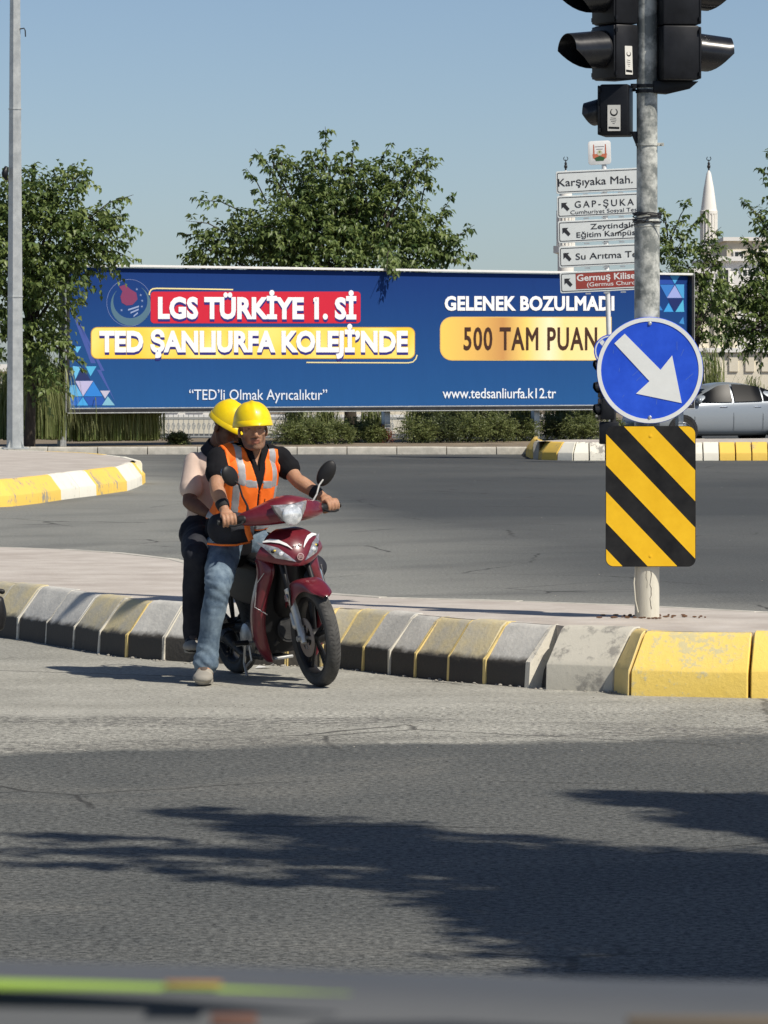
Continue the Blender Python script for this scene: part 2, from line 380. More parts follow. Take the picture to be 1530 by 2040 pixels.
def oldstone(name, a, b_):
    """bare stone whose upright face is coloured near black, with a ragged upper edge"""
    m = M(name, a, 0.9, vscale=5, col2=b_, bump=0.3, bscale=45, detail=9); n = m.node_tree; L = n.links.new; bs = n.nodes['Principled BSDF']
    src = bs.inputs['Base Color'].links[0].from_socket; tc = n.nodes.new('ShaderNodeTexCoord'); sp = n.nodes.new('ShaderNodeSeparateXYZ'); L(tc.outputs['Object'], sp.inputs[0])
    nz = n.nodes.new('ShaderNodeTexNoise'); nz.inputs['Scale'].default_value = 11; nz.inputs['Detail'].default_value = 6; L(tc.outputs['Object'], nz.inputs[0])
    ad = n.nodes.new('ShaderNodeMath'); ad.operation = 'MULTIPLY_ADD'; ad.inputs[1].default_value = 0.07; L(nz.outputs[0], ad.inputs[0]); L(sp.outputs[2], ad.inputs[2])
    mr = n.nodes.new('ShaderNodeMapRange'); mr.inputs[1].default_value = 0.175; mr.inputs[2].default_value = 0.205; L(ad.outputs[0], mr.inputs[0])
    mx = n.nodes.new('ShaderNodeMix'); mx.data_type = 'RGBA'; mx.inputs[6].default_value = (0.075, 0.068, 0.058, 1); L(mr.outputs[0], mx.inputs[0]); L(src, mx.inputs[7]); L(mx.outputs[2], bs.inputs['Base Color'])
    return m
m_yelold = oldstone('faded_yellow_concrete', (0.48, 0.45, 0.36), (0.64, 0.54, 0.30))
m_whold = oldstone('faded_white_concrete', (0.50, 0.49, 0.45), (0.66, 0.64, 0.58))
m_jy = paint('yellow_joint_paint', (0.84, 0.62, 0.20), (0.74, 0.60, 0.30), 0.14)
m_jw = paint('white_joint_paint', (0.74, 0.70, 0.60), (0.66, 0.62, 0.52), 0.12)

# ground and road sheets
def sheet(name, pts, z, mat, h=0.0):
    mb = MB()
    if h: mb.prism([(p[0], p[1]) for p in pts], lambda u, v, q: Vector((u, v, q)), z-h, z)
    else: mb.add([(p[0], p[1], z) for p in pts], [tuple(range(len(pts)))])
    o = mb.build(name, mat, smooth=False, tri=True); return structure(o)
sheet('ground', [(-1500, -60), (1500, -60), (1500, 3000), (-1500, 3000)], -0.012, m_soil)
sheet('road', [(-70, -10), (70, -10), (70, 124), (-70, 124)], 0.0, m_road)

PROF = [(0.0, -0.03), (0.008, 0.14), (0.03, 0.165), (0.15, 0.325), (0.18, 0.345), (0.235, 0.35), (0.235, -0.03)]
def offset_path(pts, d):
    out = []
    for i, p in enumerate(pts):
        a = pts[max(0, i-1)]; b = pts[min(len(pts)-1, i+1)]; t = (b-a); t.z = 0; t.normalize(); out.append(p+Vector((-t.y, t.x, 0))*d)
    return out
def kerb(pts, parent, mats, prof=PROF, gap=0.008, jit=0.006, joints=None, inner=1, skip=(), name_near=False):
    """one block between each pair of stations; path runs with the island on its left"""
    for i in range(len(pts)-1):
        if i in skip: continue
        a, b = pts[i], pts[i+1]; t = (b-a).normalized()
        na = (pts[min(i+1, len(pts)-1)]-pts[max(i-1, 0)]).normalized(); nb = (pts[min(i+2, len(pts)-1)]-pts[i]).normalized()
        a = a+t*gap; b = b-t*gap
        ia = Vector((-na.y, na.x, 0))*inner; ib = Vector((-nb.y, nb.x, 0))*inner
        mb = MB(); rings = []
        dz = random.uniform(-jit, jit); dd = random.uniform(-jit, jit)*1.3
        for s_ in (0, 0.33, 0.67, 1.0):
            p = a.lerp(b, s_); nn = ia.lerp(ib, s_).normalized()
            rings.append([p+nn*(u+dd+random.uniform(-jit, jit)*0.5)+Vector((0, 0, v+dz+random.uniform(-jit, jit)*0.4)) for u, v in prof])
        mb.loft(rings)
        mb.build('kerb_block', mats[i % len(mats)], parent, bevel=0.006, seg=1, ang=30)
        if joints and joints[i % len(joints)] is not None:
            mb = MB(); p0 = b-t*0.004; p1 = b+t*(0.03 if i == 18 and name_near else 0.018)
            pr = [(u-0.004 if v < 0.3 else u, v*0.98+0.004 if v > 0 else v) for u, v in prof[:-1]]
            rings = []
            for p in (p0, (p0+p1)/2, p1):
                rings.append([p+ib*(u+random.uniform(-.004, .004))+Vector((0, 0, v+random.uniform(-.003, .003))) for u, v in pr]+[p+ib*0.2+Vector((0, 0, 0))])
            mb.loft(rings); mb.build('kerb_joint', joints[i % len(joints)], parent, smooth=False)

def island(name, front_px, back_px, mats, joints, bmats, gap=0.008, jit=0.006, skip=(), h=0.35):
    isl = empty(name, (0, 0, 0)); structure(isl)
    fr = [G(x, y) for x, y in front_px]
    bk = [G(x, y, h) for x, y in back_px]; bk = [Vector((p.x, p.y, 0)) for p in bk]
    inner = offset_path(fr, 0.20)
    poly = [(p.x, p.y) for p in inner]+[(p.x, p.y) for p in offset_path(bk, 0.10)]
    mb = MB(); mb.prism(poly, lambda u, v, q: Vector((u, v, q)), -0.02, h-0.004)
    mb.build('paving', m_pave, isl, smooth=False, tri=True)
    kerb(fr, isl, mats, gap=gap, jit=jit, joints=joints, skip=skip, name_near=bool(skip))
    prof = [(0.0, -0.03), (0.0, 0.30), (0.03, h), (0.12, h), (0.12, -0.03)]
    kerb(bk, isl, bmats, prof=prof, gap=0.004, jit=0.003)
    return isl
# near island: stations along the foot of its kerb, left to right, and its rear edge right to left
nf = [(-120, 1254), (-70, 1260), (-18, 1267), (34, 1274), (92, 1283), (146, 1293), (196, 1302), (251, 1310), (325, 1316), (405, 1321), (490, 1324), (570, 1327), (640, 1329), (673, 1331),
      (722, 1337), (774, 1344), (826, 1350), (892, 1357), (964, 1363), (1049, 1370), (1082, 1374), (1222, 1379), (1252, 1386), (1492, 1391), (1730, 1393), (1950, 1396), (2150, 1399)]
nb_ = [(2150, 1258), (1950, 1243), (1700, 1226), (1530, 1217), (1300, 1205), (1050, 1196), (780, 1189), (650, 1180), (500, 1148), (365, 1113), (250, 1100), (140, 1093), (0, 1088), (-200, 1082)]
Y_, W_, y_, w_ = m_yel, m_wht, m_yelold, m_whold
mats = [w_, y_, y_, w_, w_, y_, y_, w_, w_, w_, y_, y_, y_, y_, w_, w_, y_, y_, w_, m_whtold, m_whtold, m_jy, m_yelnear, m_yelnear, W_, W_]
jts = [m_jw, m_jw, m_jw, m_jw, m_jw, m_jw, m_jy, m_jw, m_jw, m_jy, m_jy, m_jy, m_jy, m_jy, m_jw, m_jy, m_jy, m_jy, m_jw, None, None, None, None, None, None, None]
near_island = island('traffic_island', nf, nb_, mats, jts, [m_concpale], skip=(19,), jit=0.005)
# the broken stone sunk behind the gap
a_, b__ = G(1052, 1370), G(1080, 1374); q_ = Vector((0.05, 0.10, 0))
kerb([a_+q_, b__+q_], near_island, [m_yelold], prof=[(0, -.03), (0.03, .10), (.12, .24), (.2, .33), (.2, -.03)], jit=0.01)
fl = [(-170, 1018), (-90, 1015), (-40, 1012), (26, 1009), (78, 1003), (123, 996), (160, 991), (193, 987), (225, 982), (254, 978), (272, 971.5), (284, 966), (290, 961)]
flb = [(284, 918), (254, 910), (217, 905.5), (183, 902), (100, 898.5), (0, 896), (-170, 893)]
island('traffic_island', fl, flb, [W_, Y_, Y_, Y_, Y_, W_, W_, Y_, Y_, W_, W_, Y_, Y_], None, [W_, W_, Y_, Y_], gap=0.01, jit=0.004)
frs = [(1048, 903), (1047, 908), (1056, 913), (1080, 916), (1109, 917)]+[(1109+32.4*k, 917.5) for k in range(1, 17)]
frb = [(1640, 872), (1400, 874), (1225, 875), (1110, 876), (1062, 879)]
island('traffic_island', frs, frb, [Y_, Y_, Y_, Y_]+[W_]*3+[Y_]*3+[W_]*4+[Y_]*3+[W_]*3, None, [m_concpale], gap=0.012, jit=0.004)

# planting strip behind the junction with its plain kerb
pk = empty('planting_strip'); structure(pk)
pts = [Vector((-13.0+i*1.02, 92.3+0.012*i, 0)) for i in range(27)]
kerb(pts, pk, [m_concpale], prof=[(0, -0.03), (0, 0.13), (0.02, 0.15), (0.14, 0.155), (0.14, -0.03)], gap=0.008, jit=0.004)
mb = MB(); mb.prism([(-13, 92.44), (14, 92.75), (14, 103.2), (4.5, 103.6), (-13, 108)], lambda u, v, q: Vector((u, v, q)), -0.02, 0.13); mb.build('soil_bed', m_soil, pk, smooth=False)

# ================================================================ BILLBOARD
def flat(name, rgb, rough=0.45, spec=0.35): return M(name, rgb, rough, spec=spec)
m_steel = M('galvanised_steel', (0.46, 0.48, 0.48), 0.45, 0.55, vscale=14, col2=(0.62, 0.64, 0.63), bump=0.05)
m_pole = M('weathered_galvanised_pole', (0.20, 0.215, 0.205), 0.6, 0.2, vscale=9, col2=(0.62, 0.63, 0.58), detail=10, bump=0.12, bscale=80)
m_pole.node_tree.nodes['Color Ramp'].color_ramp.elements[0].position = 0.44; m_pole.node_tree.nodes['Color Ramp'].color_ramp.elements[1].position = 0.60
m_blackm = M('black_painted_steel', (0.018, 0.018, 0.02), 0.5, var=0.3)
m_white = M('white_paint', (0.80, 0.80, 0.78), 0.45, var=0.04)
BL = P(125, 822, 94.0); BRt = P(1374, 808, 103.5)
bu = Vector((BRt.x-BL.x, BRt.y-BL.y, 0)); BW = bu.length; bu.normalize(); bn = Vector((bu.y, -bu.x, 0))   # bn faces the road
Z0, Z1 = 0.84, 3.93
board = empty('billboard', (BL.x, BL.y, 0.13), math.atan2(bu.y, bu.x))
tag(board, 'long blue billboard with red, yellow and gold banners behind the junction', 'billboard')
def BU(px, py):
    """board coordinates (u along, height) of the point that shows at a pixel"""
    k = (px-765)/F; t = (BL.x-k*BL.y)/(k*bu.y-bu.x); D = BL.y+t*bu.y
    return t, CH-(py-730)/F*D-0.13
def bf(u, v, h=0.0): return Vector((u, -h, v))          # local: x along, -y towards the road
def bp(px, py, h=0.0): u, v = BU(px, py); return bf(u, v, h)
za, zb = Z0-0.13, Z1-0.13
mb = MB(); mb.box((BW/2, 0.048, (za+zb)/2), (BW-0.12, 0.14, zb-za-0.12))
m_print = bpy.data.materials.new('blue_print'); m_print.use_nodes = True
n_ = m_print.node_tree; b_ = n_.nodes['Principled BSDF']; tc_ = n_.nodes.new('ShaderNodeTexCoord'); sp_ = n_.nodes.new('ShaderNodeSeparateXYZ'); rr_ = n_.nodes.new('ShaderNodeValToRGB'); mp_ = n_.nodes.new('ShaderNodeMath'); mp_.operation = 'MULTIPLY_ADD'; mp_.inputs[1].default_value = -0.30; mp_.inputs[2].default_value = 1.15
n_.links.new(tc_.outputs['Object'], sp_.inputs[0]); n_.links.new(sp_.outputs[2], mp_.inputs[0]); n_.links.new(mp_.outputs[0], rr_.inputs[0])
rr_.color_ramp.elements[0].color = (0.009, 0.037, 0.180, 1); rr_.color_ramp.elements[1].color = (0.021, 0.102, 0.285, 1)
n_.links.new(rr_.outputs[0], b_.inputs['Base Color']); b_.inputs['Roughness'].default_value = 0.7; b_.inputs['Specular IOR Level'].default_value = 0.12
wv_ = n_.nodes.new('ShaderNodeTexNoise'); wv_.inputs['Scale'].default_value = 1.0; wv_.inputs['Detail'].default_value = 3; mpp_ = n_.nodes.new('ShaderNodeMapping'); mpp_.inputs['Scale'].default_value = (1.6, 1, 0.35)
n_.links.new(tc_.outputs['Object'], mpp_.inputs[0]); n_.links.new(mpp_.outputs[0], wv_.inputs[0]); bpn_ = n_.nodes.new('ShaderNodeBump'); bpn_.inputs['Strength'].default_value = 0.35; bpn_.inputs['Distance'].default_value = 0.12; n_.links.new(wv_.outputs[0], bpn_.inputs['Height']); n_.links.new(bpn_.outputs[0], b_.inputs['Normal'])
mb.build('print_panel', m_print, board, smooth=False)
fr = [('top', (BW/2, 0.03, zb-0.02), (BW, 0.30, 0.05), m_white), ('bot', (BW/2, 0.0, za+0.035), (BW, 0.34, 0.07), m_blackm),
      ('l', (0.035, 0.0, (za+zb)/2), (0.07, 0.34, zb-za-0.12), m_blackm), ('r', (BW-0.035, 0.0, (za+zb)/2), (0.07, 0.34, zb-za-0.12), m_blackm),
      ('bl', (BW/2, -0.155, za+0.085), (BW-0.14, 0.03, 0.022), m_steel), ('bb', (BW/2, -0.185, za-0.012), (BW, 0.03, 0.02), m_steel), ('lb', (-0.012, -0.14, (za+zb)/2), (0.02, 0.04, zb-za), m_steel), ('rb', (BW+0.012, -0.14, (za+zb)/2), (0.02, 0.04, zb-za), m_steel), ('lc', (0.085, -0.1, (za+zb)/2), (0.02, 0.03, zb-za-.2), m_steel)]
for nm, c, s_, mt in fr:
    mb = MB(); mb.box(c, s_); mb.build('frame_rail', mt, board, bevel=0.004, seg=1)
for px in (131, 454, 777, 1075, 1362):
    u, v = BU(px, 850); u = max(0.07, min(BW-0.07, u))
    mb = MB(); mb.box((u, 0.16, za/2-0.06), (0.15, 0.13, za+0.10)); mb.build('post', m_steel, board, bevel=0.008)
# print, each shape in its own colour 3 mm apart
cols = {}
def pm(rgb, nm='print_ink'):
    if rgb not in cols: cols[rgb] = M(nm, rgb, 0.55, spec=0.3)
    return cols[rgb]
def poly(pts, rgb, h, name='printed_shape', mat=None):
    mb = MB(); mb.add([bp(x, y, h) for x, y in pts], [tuple(range(len(pts)))]); return mb.build(name, mat or pm(rgb), board, smooth=False, tri=True)
c6 = lambda x, y: (x/3.7317+90, y/3.7317+500)
c2 = lambda x, y: (x/4.6364, y/4.6364+480)
c8 = lambda x, y: (x/4.636+1280, y/4.636+480)
# emblem: thin ring, crescent, red patch, bars and stars
def ring(cx, cy, rx, ry, wd, rgb, h, name='printed_shape', n=48, a0=0, a1=360):
    mb = MB(); a = [(cx+rx*math.cos(R(a0+(a1-a0)*k/n)), cy+ry*math.sin(R(a0+(a1-a0)*k/n))) for k in range(n+1)]
    b = [(cx+(rx-wd)*math.cos(R(a0+(a1-a0)*k/n)), cy+(ry-wd)*math.sin(R(a0+(a1-a0)*k/n))) for k in range(n+1)]
    mb.add([bp(*p, h) for p in a+b], [(k, k+1, n+2+k, n+1+k) for k in range(n)]); return mb.build(name, pm(rgb), board, smooth=False)
ring(*c6(620, 385), 45, 47, 0.7, (0.22, 0.27, 0.50), 0.024)
(ox, oy) = c6(632, 402); mb = MB(); oa = []; ia_ = []
for k in range(41):
    t = -58+283*k/40; w_ = 0.4+14.5*max(0, math.sin(math.pi*k/40))**1.3; oa.append((ox+40*math.cos(R(t)), oy+41*math.sin(R(t)))); ia_.append((ox+(40-w_)*math.cos(R(t)), oy+(41-w_)*math.sin(R(t))))
mb.add([bp(*p, 0.024) for p in oa+ia_], [(k, k+1, 42+k, 41+k) for k in range(40)]); mb.build('printed_shape', pm((0.085, 0.17, 0.24)), board, smooth=False)
poly([c6(*p) for p in ((545, 265), (590, 250), (630, 285), (672, 310), (682, 360), (645, 400), (600, 405), (565, 385), (555, 340), (570, 300))], (0.22, 0.045, 0.12), 0.025)
for x, y, l in ((652, 420, 40), (660, 442, 30), (668, 468, 16)):
    poly([c6(x-l, y+12), c6(x+l, y-14), c6(x+l, y-2), c6(x-l, y+24)], (0.30, 0.38, 0.60), 0.026)
for x, y in ((563, 440), (676, 285), (705, 328), (716, 370), (714, 413)):
    poly([c6(x+(11 if k % 2 == 0 else 4)*math.sin(R(36*k)), y-(11 if k % 2 == 0 else 4)*math.cos(R(36*k))) for k in range(10)], (0.25, 0.33, 0.56), 0.026)
# slanted faint bands at the left
for a, b, c, d in (((590, 480), (620, 480), (880, 1130), (835, 1130)), ((690, 700), (705, 700), (960, 1200), (930, 1200)), ((890, 1190), (925, 1190), (1070, 1510), (1000, 1380))):
    poly([c2(*a), c2(*b), c2(*c), c2(*d)], (0.06, 0.10, 0.36), 0.0235)
tris = [([(604, 1335), (695, 1330), (760, 1435), (604, 1435)], (0.12, 0.42, 0.76)), ([(690, 1293), (855, 1293), (762, 1435)], (0.48, 0.46, 0.70)), ([(688, 1288), (765, 1165), (832, 1288)], (0.02, 0.035, 0.13)),
        ([(785, 1158), (885, 1158), (830, 1250)], (0.09, 0.44, 0.72)), ([(665, 1155), (742, 1165), (690, 1280)], (0.15, 0.50, 0.78)), ([(857, 1298), (942, 1435), (768, 1435)], (0.03, 0.22, 0.66)),
        ([(768, 1441), (942, 1441), (962, 1480), (930, 1520), (812, 1520)], (0.02, 0.09, 0.40)), ([(760, 1441), (810, 1520), (702, 1520)], (0.06, 0.36, 0.76)), ([(604, 1441), (752, 1441), (700, 1520), (625, 1520)], (0.03, 0.16, 0.58)),
        ([(920, 1383), (1012, 1383), (965, 1455)], (0.52, 0.50, 0.64)), ([(990, 1435), (1055, 1518), (937, 1518)], (0.22, 0.48, 0.62)), ([(665, 975), (745, 975), (708, 1035)], (0.13, 0.48, 0.78)), ([(600, 900), (650, 985), (604, 940)], (0.13, 0.48, 0.78)), ([(604, 1180), (660, 1180), (604, 1260)], (0.13, 0.42, 0.74))]
for pts, c in tris: poly([c2(*p) for p in pts], c, 0.025)
tris = [([(240, 310), (345, 310), (292, 398)], (0.07, 0.36, 0.70)), ([(155, 404), (286, 404), (220, 525)], (0.04, 0.19, 0.56)), ([(292, 408), (358, 526), (220, 526)], (0.32, 0.38, 0.72)), ([(296, 402), (378, 402), (378, 528), (362, 528)], (0.07, 0.34, 0.66)),
        ([(225, 533), (366, 533), (292, 655)], (0.012, 0.025, 0.13)), ([(235, 572), (280, 655), (188, 655)], (0.05, 0.34, 0.74)), ([(370, 540), (379, 655), (297, 655)], (0.09, 0.45, 0.68)), ([(10, 310), (235, 310), (286, 400), (60, 400)], (0.02, 0.07, 0.36)),
        ([(330, 760), (370, 700), (380, 770)], (0.05, 0.26, 0.60)), ([(60, 640), (120, 540), (180, 640)], (0.04, 0.22, 0.6))]
for pts, c in tris: poly([c8(*p) for p in pts], c, 0.025)
RED, YEL, NAVY, WHT = (0.62, 0.018, 0.045), (0.95, 0.66, 0.05), (0.03, 0.025, 0.20), (0.92, 0.92, 0.92)
poly(rrect(299, 644, 717, 581, 7), RED, 0.026, 'red_banner')
poly(rrect(179.5, 715, 825.5, 651.5, 13), (0.62, 0.36, 0.06), 0.0265, 'banner_edge')
m_yb = M('yellow_banner_ink', (0.96, 0.62, 0.05), 0.55, vscale=0.9, col2=(0.98, 0.80, 0.22), detail=1)
poly(rrect(181, 713.5, 824, 653, 12), YEL, 0.0275, 'yellow_banner', m_yb)
m_gold = bpy.data.materials.new('gold_banner_ink'); m_gold.use_nodes = True
n_ = m_gold.node_tree; b_ = n_.nodes['Principled BSDF']; b_.inputs['Roughness'].default_value = 0.5; tc_ = n_.nodes.new('ShaderNodeTexCoord'); sp_ = n_.nodes.new('ShaderNodeSeparateXYZ'); rr_ = n_.nodes.new('ShaderNodeValToRGB'); mp_ = n_.nodes.new('ShaderNodeMapRange')
n_.links.new(tc_.outputs['Object'], sp_.inputs[0]); n_.links.new(sp_.outputs[0], mp_.inputs[0]); n_.links.new(mp_.outputs[0], rr_.inputs[0]); n_.links.new(rr_.outputs[0], b_.inputs['Base Color'])
mp_.inputs[1].default_value = BU(876, 675)[0]; mp_.inputs[2].default_value = BU(1217, 675)[0]
el = rr_.color_ramp.elements; el[0].position = 0; el[0].color = (0.93, 0.62, 0.12, 1); el[1].position = 1; el[1].color = (0.96, 0.80, 0.40, 1)
for p_, c_ in ((0.2, (0.80, 0.48, 0.12, 1)), (0.36, (0.60, 0.30, 0.09, 1)), (0.5, (0.95, 0.68, 0.18, 1)), (0.63, (0.97, 0.86, 0.55, 1)), (0.72, (0.96, 0.76, 0.30, 1))):
    e_ = el.new(p_); e_.color = c_
poly(rrect(875, 718.3, 1217, 631, 24, corners=(1, 0, 0, 1)), (0.75, 0.5, 0.15), 0.0265, 'banner_edge')
poly(rrect(877, 717, 1216, 632.5, 23, corners=(1, 0, 0, 1)), (0.9, 0.6, 0.1), 0.0275, 'gold_banner', m_gold)
def strip(pts, wd, rgb, h):
    mb = MB(); L_ = []; R_ = []
    for i, p in enumerate(pts):
        a = Vector(pts[max(0, i-1)]); b = Vector(pts[min(len(pts)-1, i+1)]); t = (b-a).normalized(); q = Vector((-t.y, t.x))*wd/2
        L_.append((p[0]+q.x, p[1]+q.y)); R_.append((p[0]-q.x, p[1]-q.y))
    n = len(pts); mb.add([bp(*p, h) for p in L_+R_], [(i, i+1, n+i+1, n+i) for i in range(n-1)]); return mb.build('printed_line', pm(rgb), board, smooth=False)
strip([(296, 588), (296.5, 583), (299, 578), (303, 575.5), (310, 574.5), (380, 575.5), (463, 577)], 2.6, (0.88, 0.74, 0.35), 0.028)
strip([(609, 722), (700, 722.5), (812, 722.8), (821, 721), (827, 715), (829.5, 707)], 2.4, (0.80, 0.70, 0.36), 0.028)
def words(s, x0, yb0, x1, cap, rgb, h, off=0.0, sp=1.0, yb1=None, shade=None, outline=None):
    for col, dx, dy, dh in ([(shade, 0.6, 5.0, 0.0), (shade, 0.3, 2.6, 0.0006)] if shade else [])+[(rgb, 0, 0, 0.004)]:
        lettering(s, lambda u, v, q: bp(u, v, q), x0+dx, yb0+dy, x1+dx, -cap, pm(col), board, off=off, sp=sp, h=h+dh, v1=(yb1+dy if yb1 is not None else None), name='lettering')
words('LGS TÜRKİYE 1. Sİ', 313, 635.5, 708, 44, WHT, 0.031, 0.046, 1.02, 636.5, NAVY)
for px_, mt_, dh_ in ((0, NAVY, 0.0), (0, WHT, 0.004)):
    dy_ = 4 if mt_ is NAVY else 0
    mb = MB(); mb.add([bp(x, y+dy_, 0.0322+dh_) for x, y in ((622.5, 601), (622.5, 594.5), (629.3, 591.5), (629.3, 601))], [(0, 1, 2, 3)]); mb.build('lettering', pm(mt_), board, smooth=False)
words('TED ŞANLIURFA KOLEJİ’NDE', 196, 702, 811, 43, WHT, 0.031, 0.046, 1.02, 702, NAVY)
words('GELENEK BOZULMADI', 884, 619, 1222, 29, WHT, 0.031, 0.042, 1.05)
words('500 TAM PUAN', 922, 697.5, 1188, 45.5, (0.06, 0.025, 0.015), 0.031, 0.02, 1.12)
words('“TED’li Olmak Ayrıcalıktır”', 375, 796.5, 650, 20.5, (0.72, 0.78, 0.88), 0.031, 0.004, 1.0)
words('www.tedsanliurfa.k12.tr', 880, 793.5, 1106, 20, (0.78, 0.83, 0.90), 0.031, 0.008, 0.98)
# ================================================================ SIGNS, POLES, SIGNALS
m_blue = M('blue_sign_sheeting', (0.010, 0.068, 0.58), 0.4, vscale=5, bump=0.08, bscale=6, detail=9, col2=(0.022, 0.105, 0.74), spec=0.5)
m_wsheet = M('white_sign_sheeting', (0.78, 0.80, 0.78), 0.4, var=0.03)
m_yelsign = M('yellow_sign_sheeting', (0.86, 0.49, 0.006), 0.42, vscale=7, detail=10, bump=0.08, bscale=5, col2=(0.95, 0.57, 0.012))
m_blksign = M('black_sign_sheeting', (0.008, 0.008, 0.009), 0.5, vscale=6, detail=10, col2=(0.022, 0.022, 0.022), spec=0.25)
m_plastic = M('black_signal_plastic', (0.010, 0.011, 0.014), 0.42, var=0.25, vscale=9, spec=0.28)
m_hood = M('glossy_hood_plastic', (0.012, 0.013, 0.016), 0.26, spec=0.5, var=0.2)
m_lens = M('dark_lens_glass', (0.03, 0.03, 0.032), 0.12, spec=0.8)
m_hood_in = M('hood_inside', (0.006, 0.006, 0.007), 0.9)
m_cream = M('cream_painted_steel', (0.56, 0.53, 0.43), 0.7, vscale=5, col2=(0.66, 0.63, 0.53), bump=0.15, stretch=(4, 4, 0.6))
m_rust = M('rust', (0.14, 0.07, 0.035), 0.9, var=0.3)
m_paper = M('sticker_paper', (0.72, 0.71, 0.66), 0.6, var=0.06)
# the galvanised signal pole on the island
PB = G(1289, 1229, 0.35); s0 = F/PB.y
pole = empty('signal_pole', PB); tag(pole, 'galvanised steel pole rising from the near island, carrying the round blue sign', 'pole')
zt = (1229-441)/s0
mb = MB(); mb.tube([(0, 0, -0.02), (0, 0, 0.62)], 0.0715, 28); mb.build('painted_foot', m_cream, pole)
mb = MB(); mb.tube([(0, 0, 0.62), (0, 0, zt)], 0.0735, 28); mb.build('lower_tube', m_pole, pole)
mb = MB(); mb.tube([(0, 0, zt), (0, 0, 5.2)], 0.0605, 28); mb.build('upper_tube', m_pole, pole)
mb = MB(); mb.lathe([(0.0605, zt+0.03), (0.068, zt+0.028), (0.077, zt), (0.077, zt-0.03), (0.0735, zt-0.034)], n=28); mb.build('reducing_collar', m_pole, pole)
def ringband(z, r, h=0.022, name='clamp_band', mt=m_plastic, lug=True, px=1):
    mb = MB(); mb.lathe([(r+0.001, z-h/2), (r+0.006, z-h/2), (r+0.006, z+h/2), (r+0.001, z+h/2)], n=24)
    if lug: mb.box((px*(r+0.018), -0.02, z), (0.035, 0.022, h*1.3)); mb.tube([(px*(r+0.022), -0.05, z), (px*(r+0.022), 0.01, z)], 0.006, 8)
    return mb.build(name, mt, pole, ang=40)
ringband((1229-182)/s0, 0.0605, 0.02); ringband((1229-288)/s0, 0.0605, 0.014, mt=m_pole, px=1)
ringband((1229-182)/s0+.03, 0.0605, 0.02, px=-1)
mb = MB(); pts = []
for k in range(120):      # wire wound about the collar
    t = k*0.34; pts.append((0.083*math.cos(t), 0.083*math.sin(t), zt+0.02+0.028*math.sin(t*0.37)+random.uniform(-.004, .004)))
mb.tube(pts, 0.0035, 6)
mb.tube([(0.02, -0.083, zt+0.03), (-0.02, -0.095, zt+0.0), (-0.1, -0.09, zt-0.03), (-0.19, -0.085, zt-0.075)], 0.0035, 6)
mb.tube([(0.0, -0.085, zt+0.02), (0.05, -0.1, zt+0.03), (0.1, -0.08, zt-0.01), (0.11, -0.05, zt-0.05)], 0.0035, 6)
mb.build('tie_wire', m_blackm, pole)
mb = MB()
for x0, k in ((0.018, 0), (-0.006, 3)):
    p = [(x0+0.004*math.sin(i*1.3+k)+.002*math.sin(i*2.9), -0.0705, 0.27-0.02*i) for i in range(12 if k == 0 else 6)]; mb.tube(p, 0.0014, 5)
mb.build('paint_crack', M('dark_crack', (0.10, 0.08, 0.06), 0.9), pole)
mb = MB(); mb.tube([(-0.066, -0.045, 0.32), (-0.078, -0.045, 0.2), (-0.07, -0.05, 0.1), (-0.055, -0.06, 0.03)], 0.004, 6); mb.build('earth_wire', m_cream, pole)
# debris at the foot
mb = MB()
for k in range(46):
    a = random.uniform(0, 6.28); r_ = random.uniform(0.07, 0.24); 
    mb.ell((r_*math.cos(a)*1.5, r_*math.sin(a), 0.003), (random.uniform(.006, .02), random.uniform(.005, .012), 0.005), n=6, m=4)
mb.build('foot_debris', m_rust, pole)
# round arrow sign
CSX, CSY = 1294.7, 737.6; rs = 106/s0
sgn = empty('round_sign', Vector((PB.x, PB.y, 0))); yoff = -0.085
sx = (CSX-765)/F*(PB.y+yoff)-PB.x; sz = CH-(CSY-730)/F*(PB.y+yoff)
sgn.location = (PB.x+sx, PB.y+yoff, sz); tag(sgn, 'large round blue sign with a white arrow pointing down right, on near pole', 'traffic sign')
def disc(rad, y, n=64): return [(rad*math.cos(2*math.pi*k/n), rad*math.sin(2*math.pi*k/n)) for k in range(n)]
fnv = lambda u, v, h: Vector((u, -h, v))
mb = MB(); mb.prism(disc(rs, 0), fnv, -0.012, 0.0); mb.build('plate', m_blue, sgn, bevel=0.003, seg=1)
mb = MB(); mb.lathe([(rs*0.99, 0), (rs*0.99, -0.003), (rs*0.915, -0.003), (rs*0.915, 0)], axis='y', n=64); mb.build('white_rim', m_wsheet, sgn, smooth=False)
ar = [(515, 232), (442, 300), (690, 567), (595, 655), (918, 722), (850, 385), (768, 487)]
mb = MB(); mb.prism([((x-693)/3.558/s0, -(y-490)/3.558/s0) for x, y in ar][::-1], fnv, 0.0005, 0.003); mb.build('arrow', m_wsheet, sgn, smooth=False, tri=True)
for z in (0.27*1.0, -0.272):
    mb = MB(); mb.lathe([(0.011, 0), (0.011, -0.004), (0.006, -0.009), (0.0005, -0.009)], origin=(0.0, 0, z), axis='y', n=10); mb.build('rivet', m_steel, sgn)
mb = MB()
for k in range(16):
    a = random.uniform(0, 6.28); r_ = random.uniform(0.05, 0.24); l = random.uniform(0.006, 0.03); t = random.uniform(0.6, 1.9); c_ = Vector((r_*math.cos(a), 0, r_*math.sin(a)))
    d = Vector((math.cos(t), 0, math.sin(t)))*l; w_ = Vector((-d.z, 0, d.x)).normalized()*0.0010
    y = Vector((0, -0.0012, 0)); mb.add([c_-d-w_+y, c_+d-w_+y, c_+d+w_+y, c_-d+w_+y], [(0, 1, 2, 3)])
mb.build('scratches', M('scratch', (0.10, 0.2, 0.6), 0.6), sgn, smooth=False)
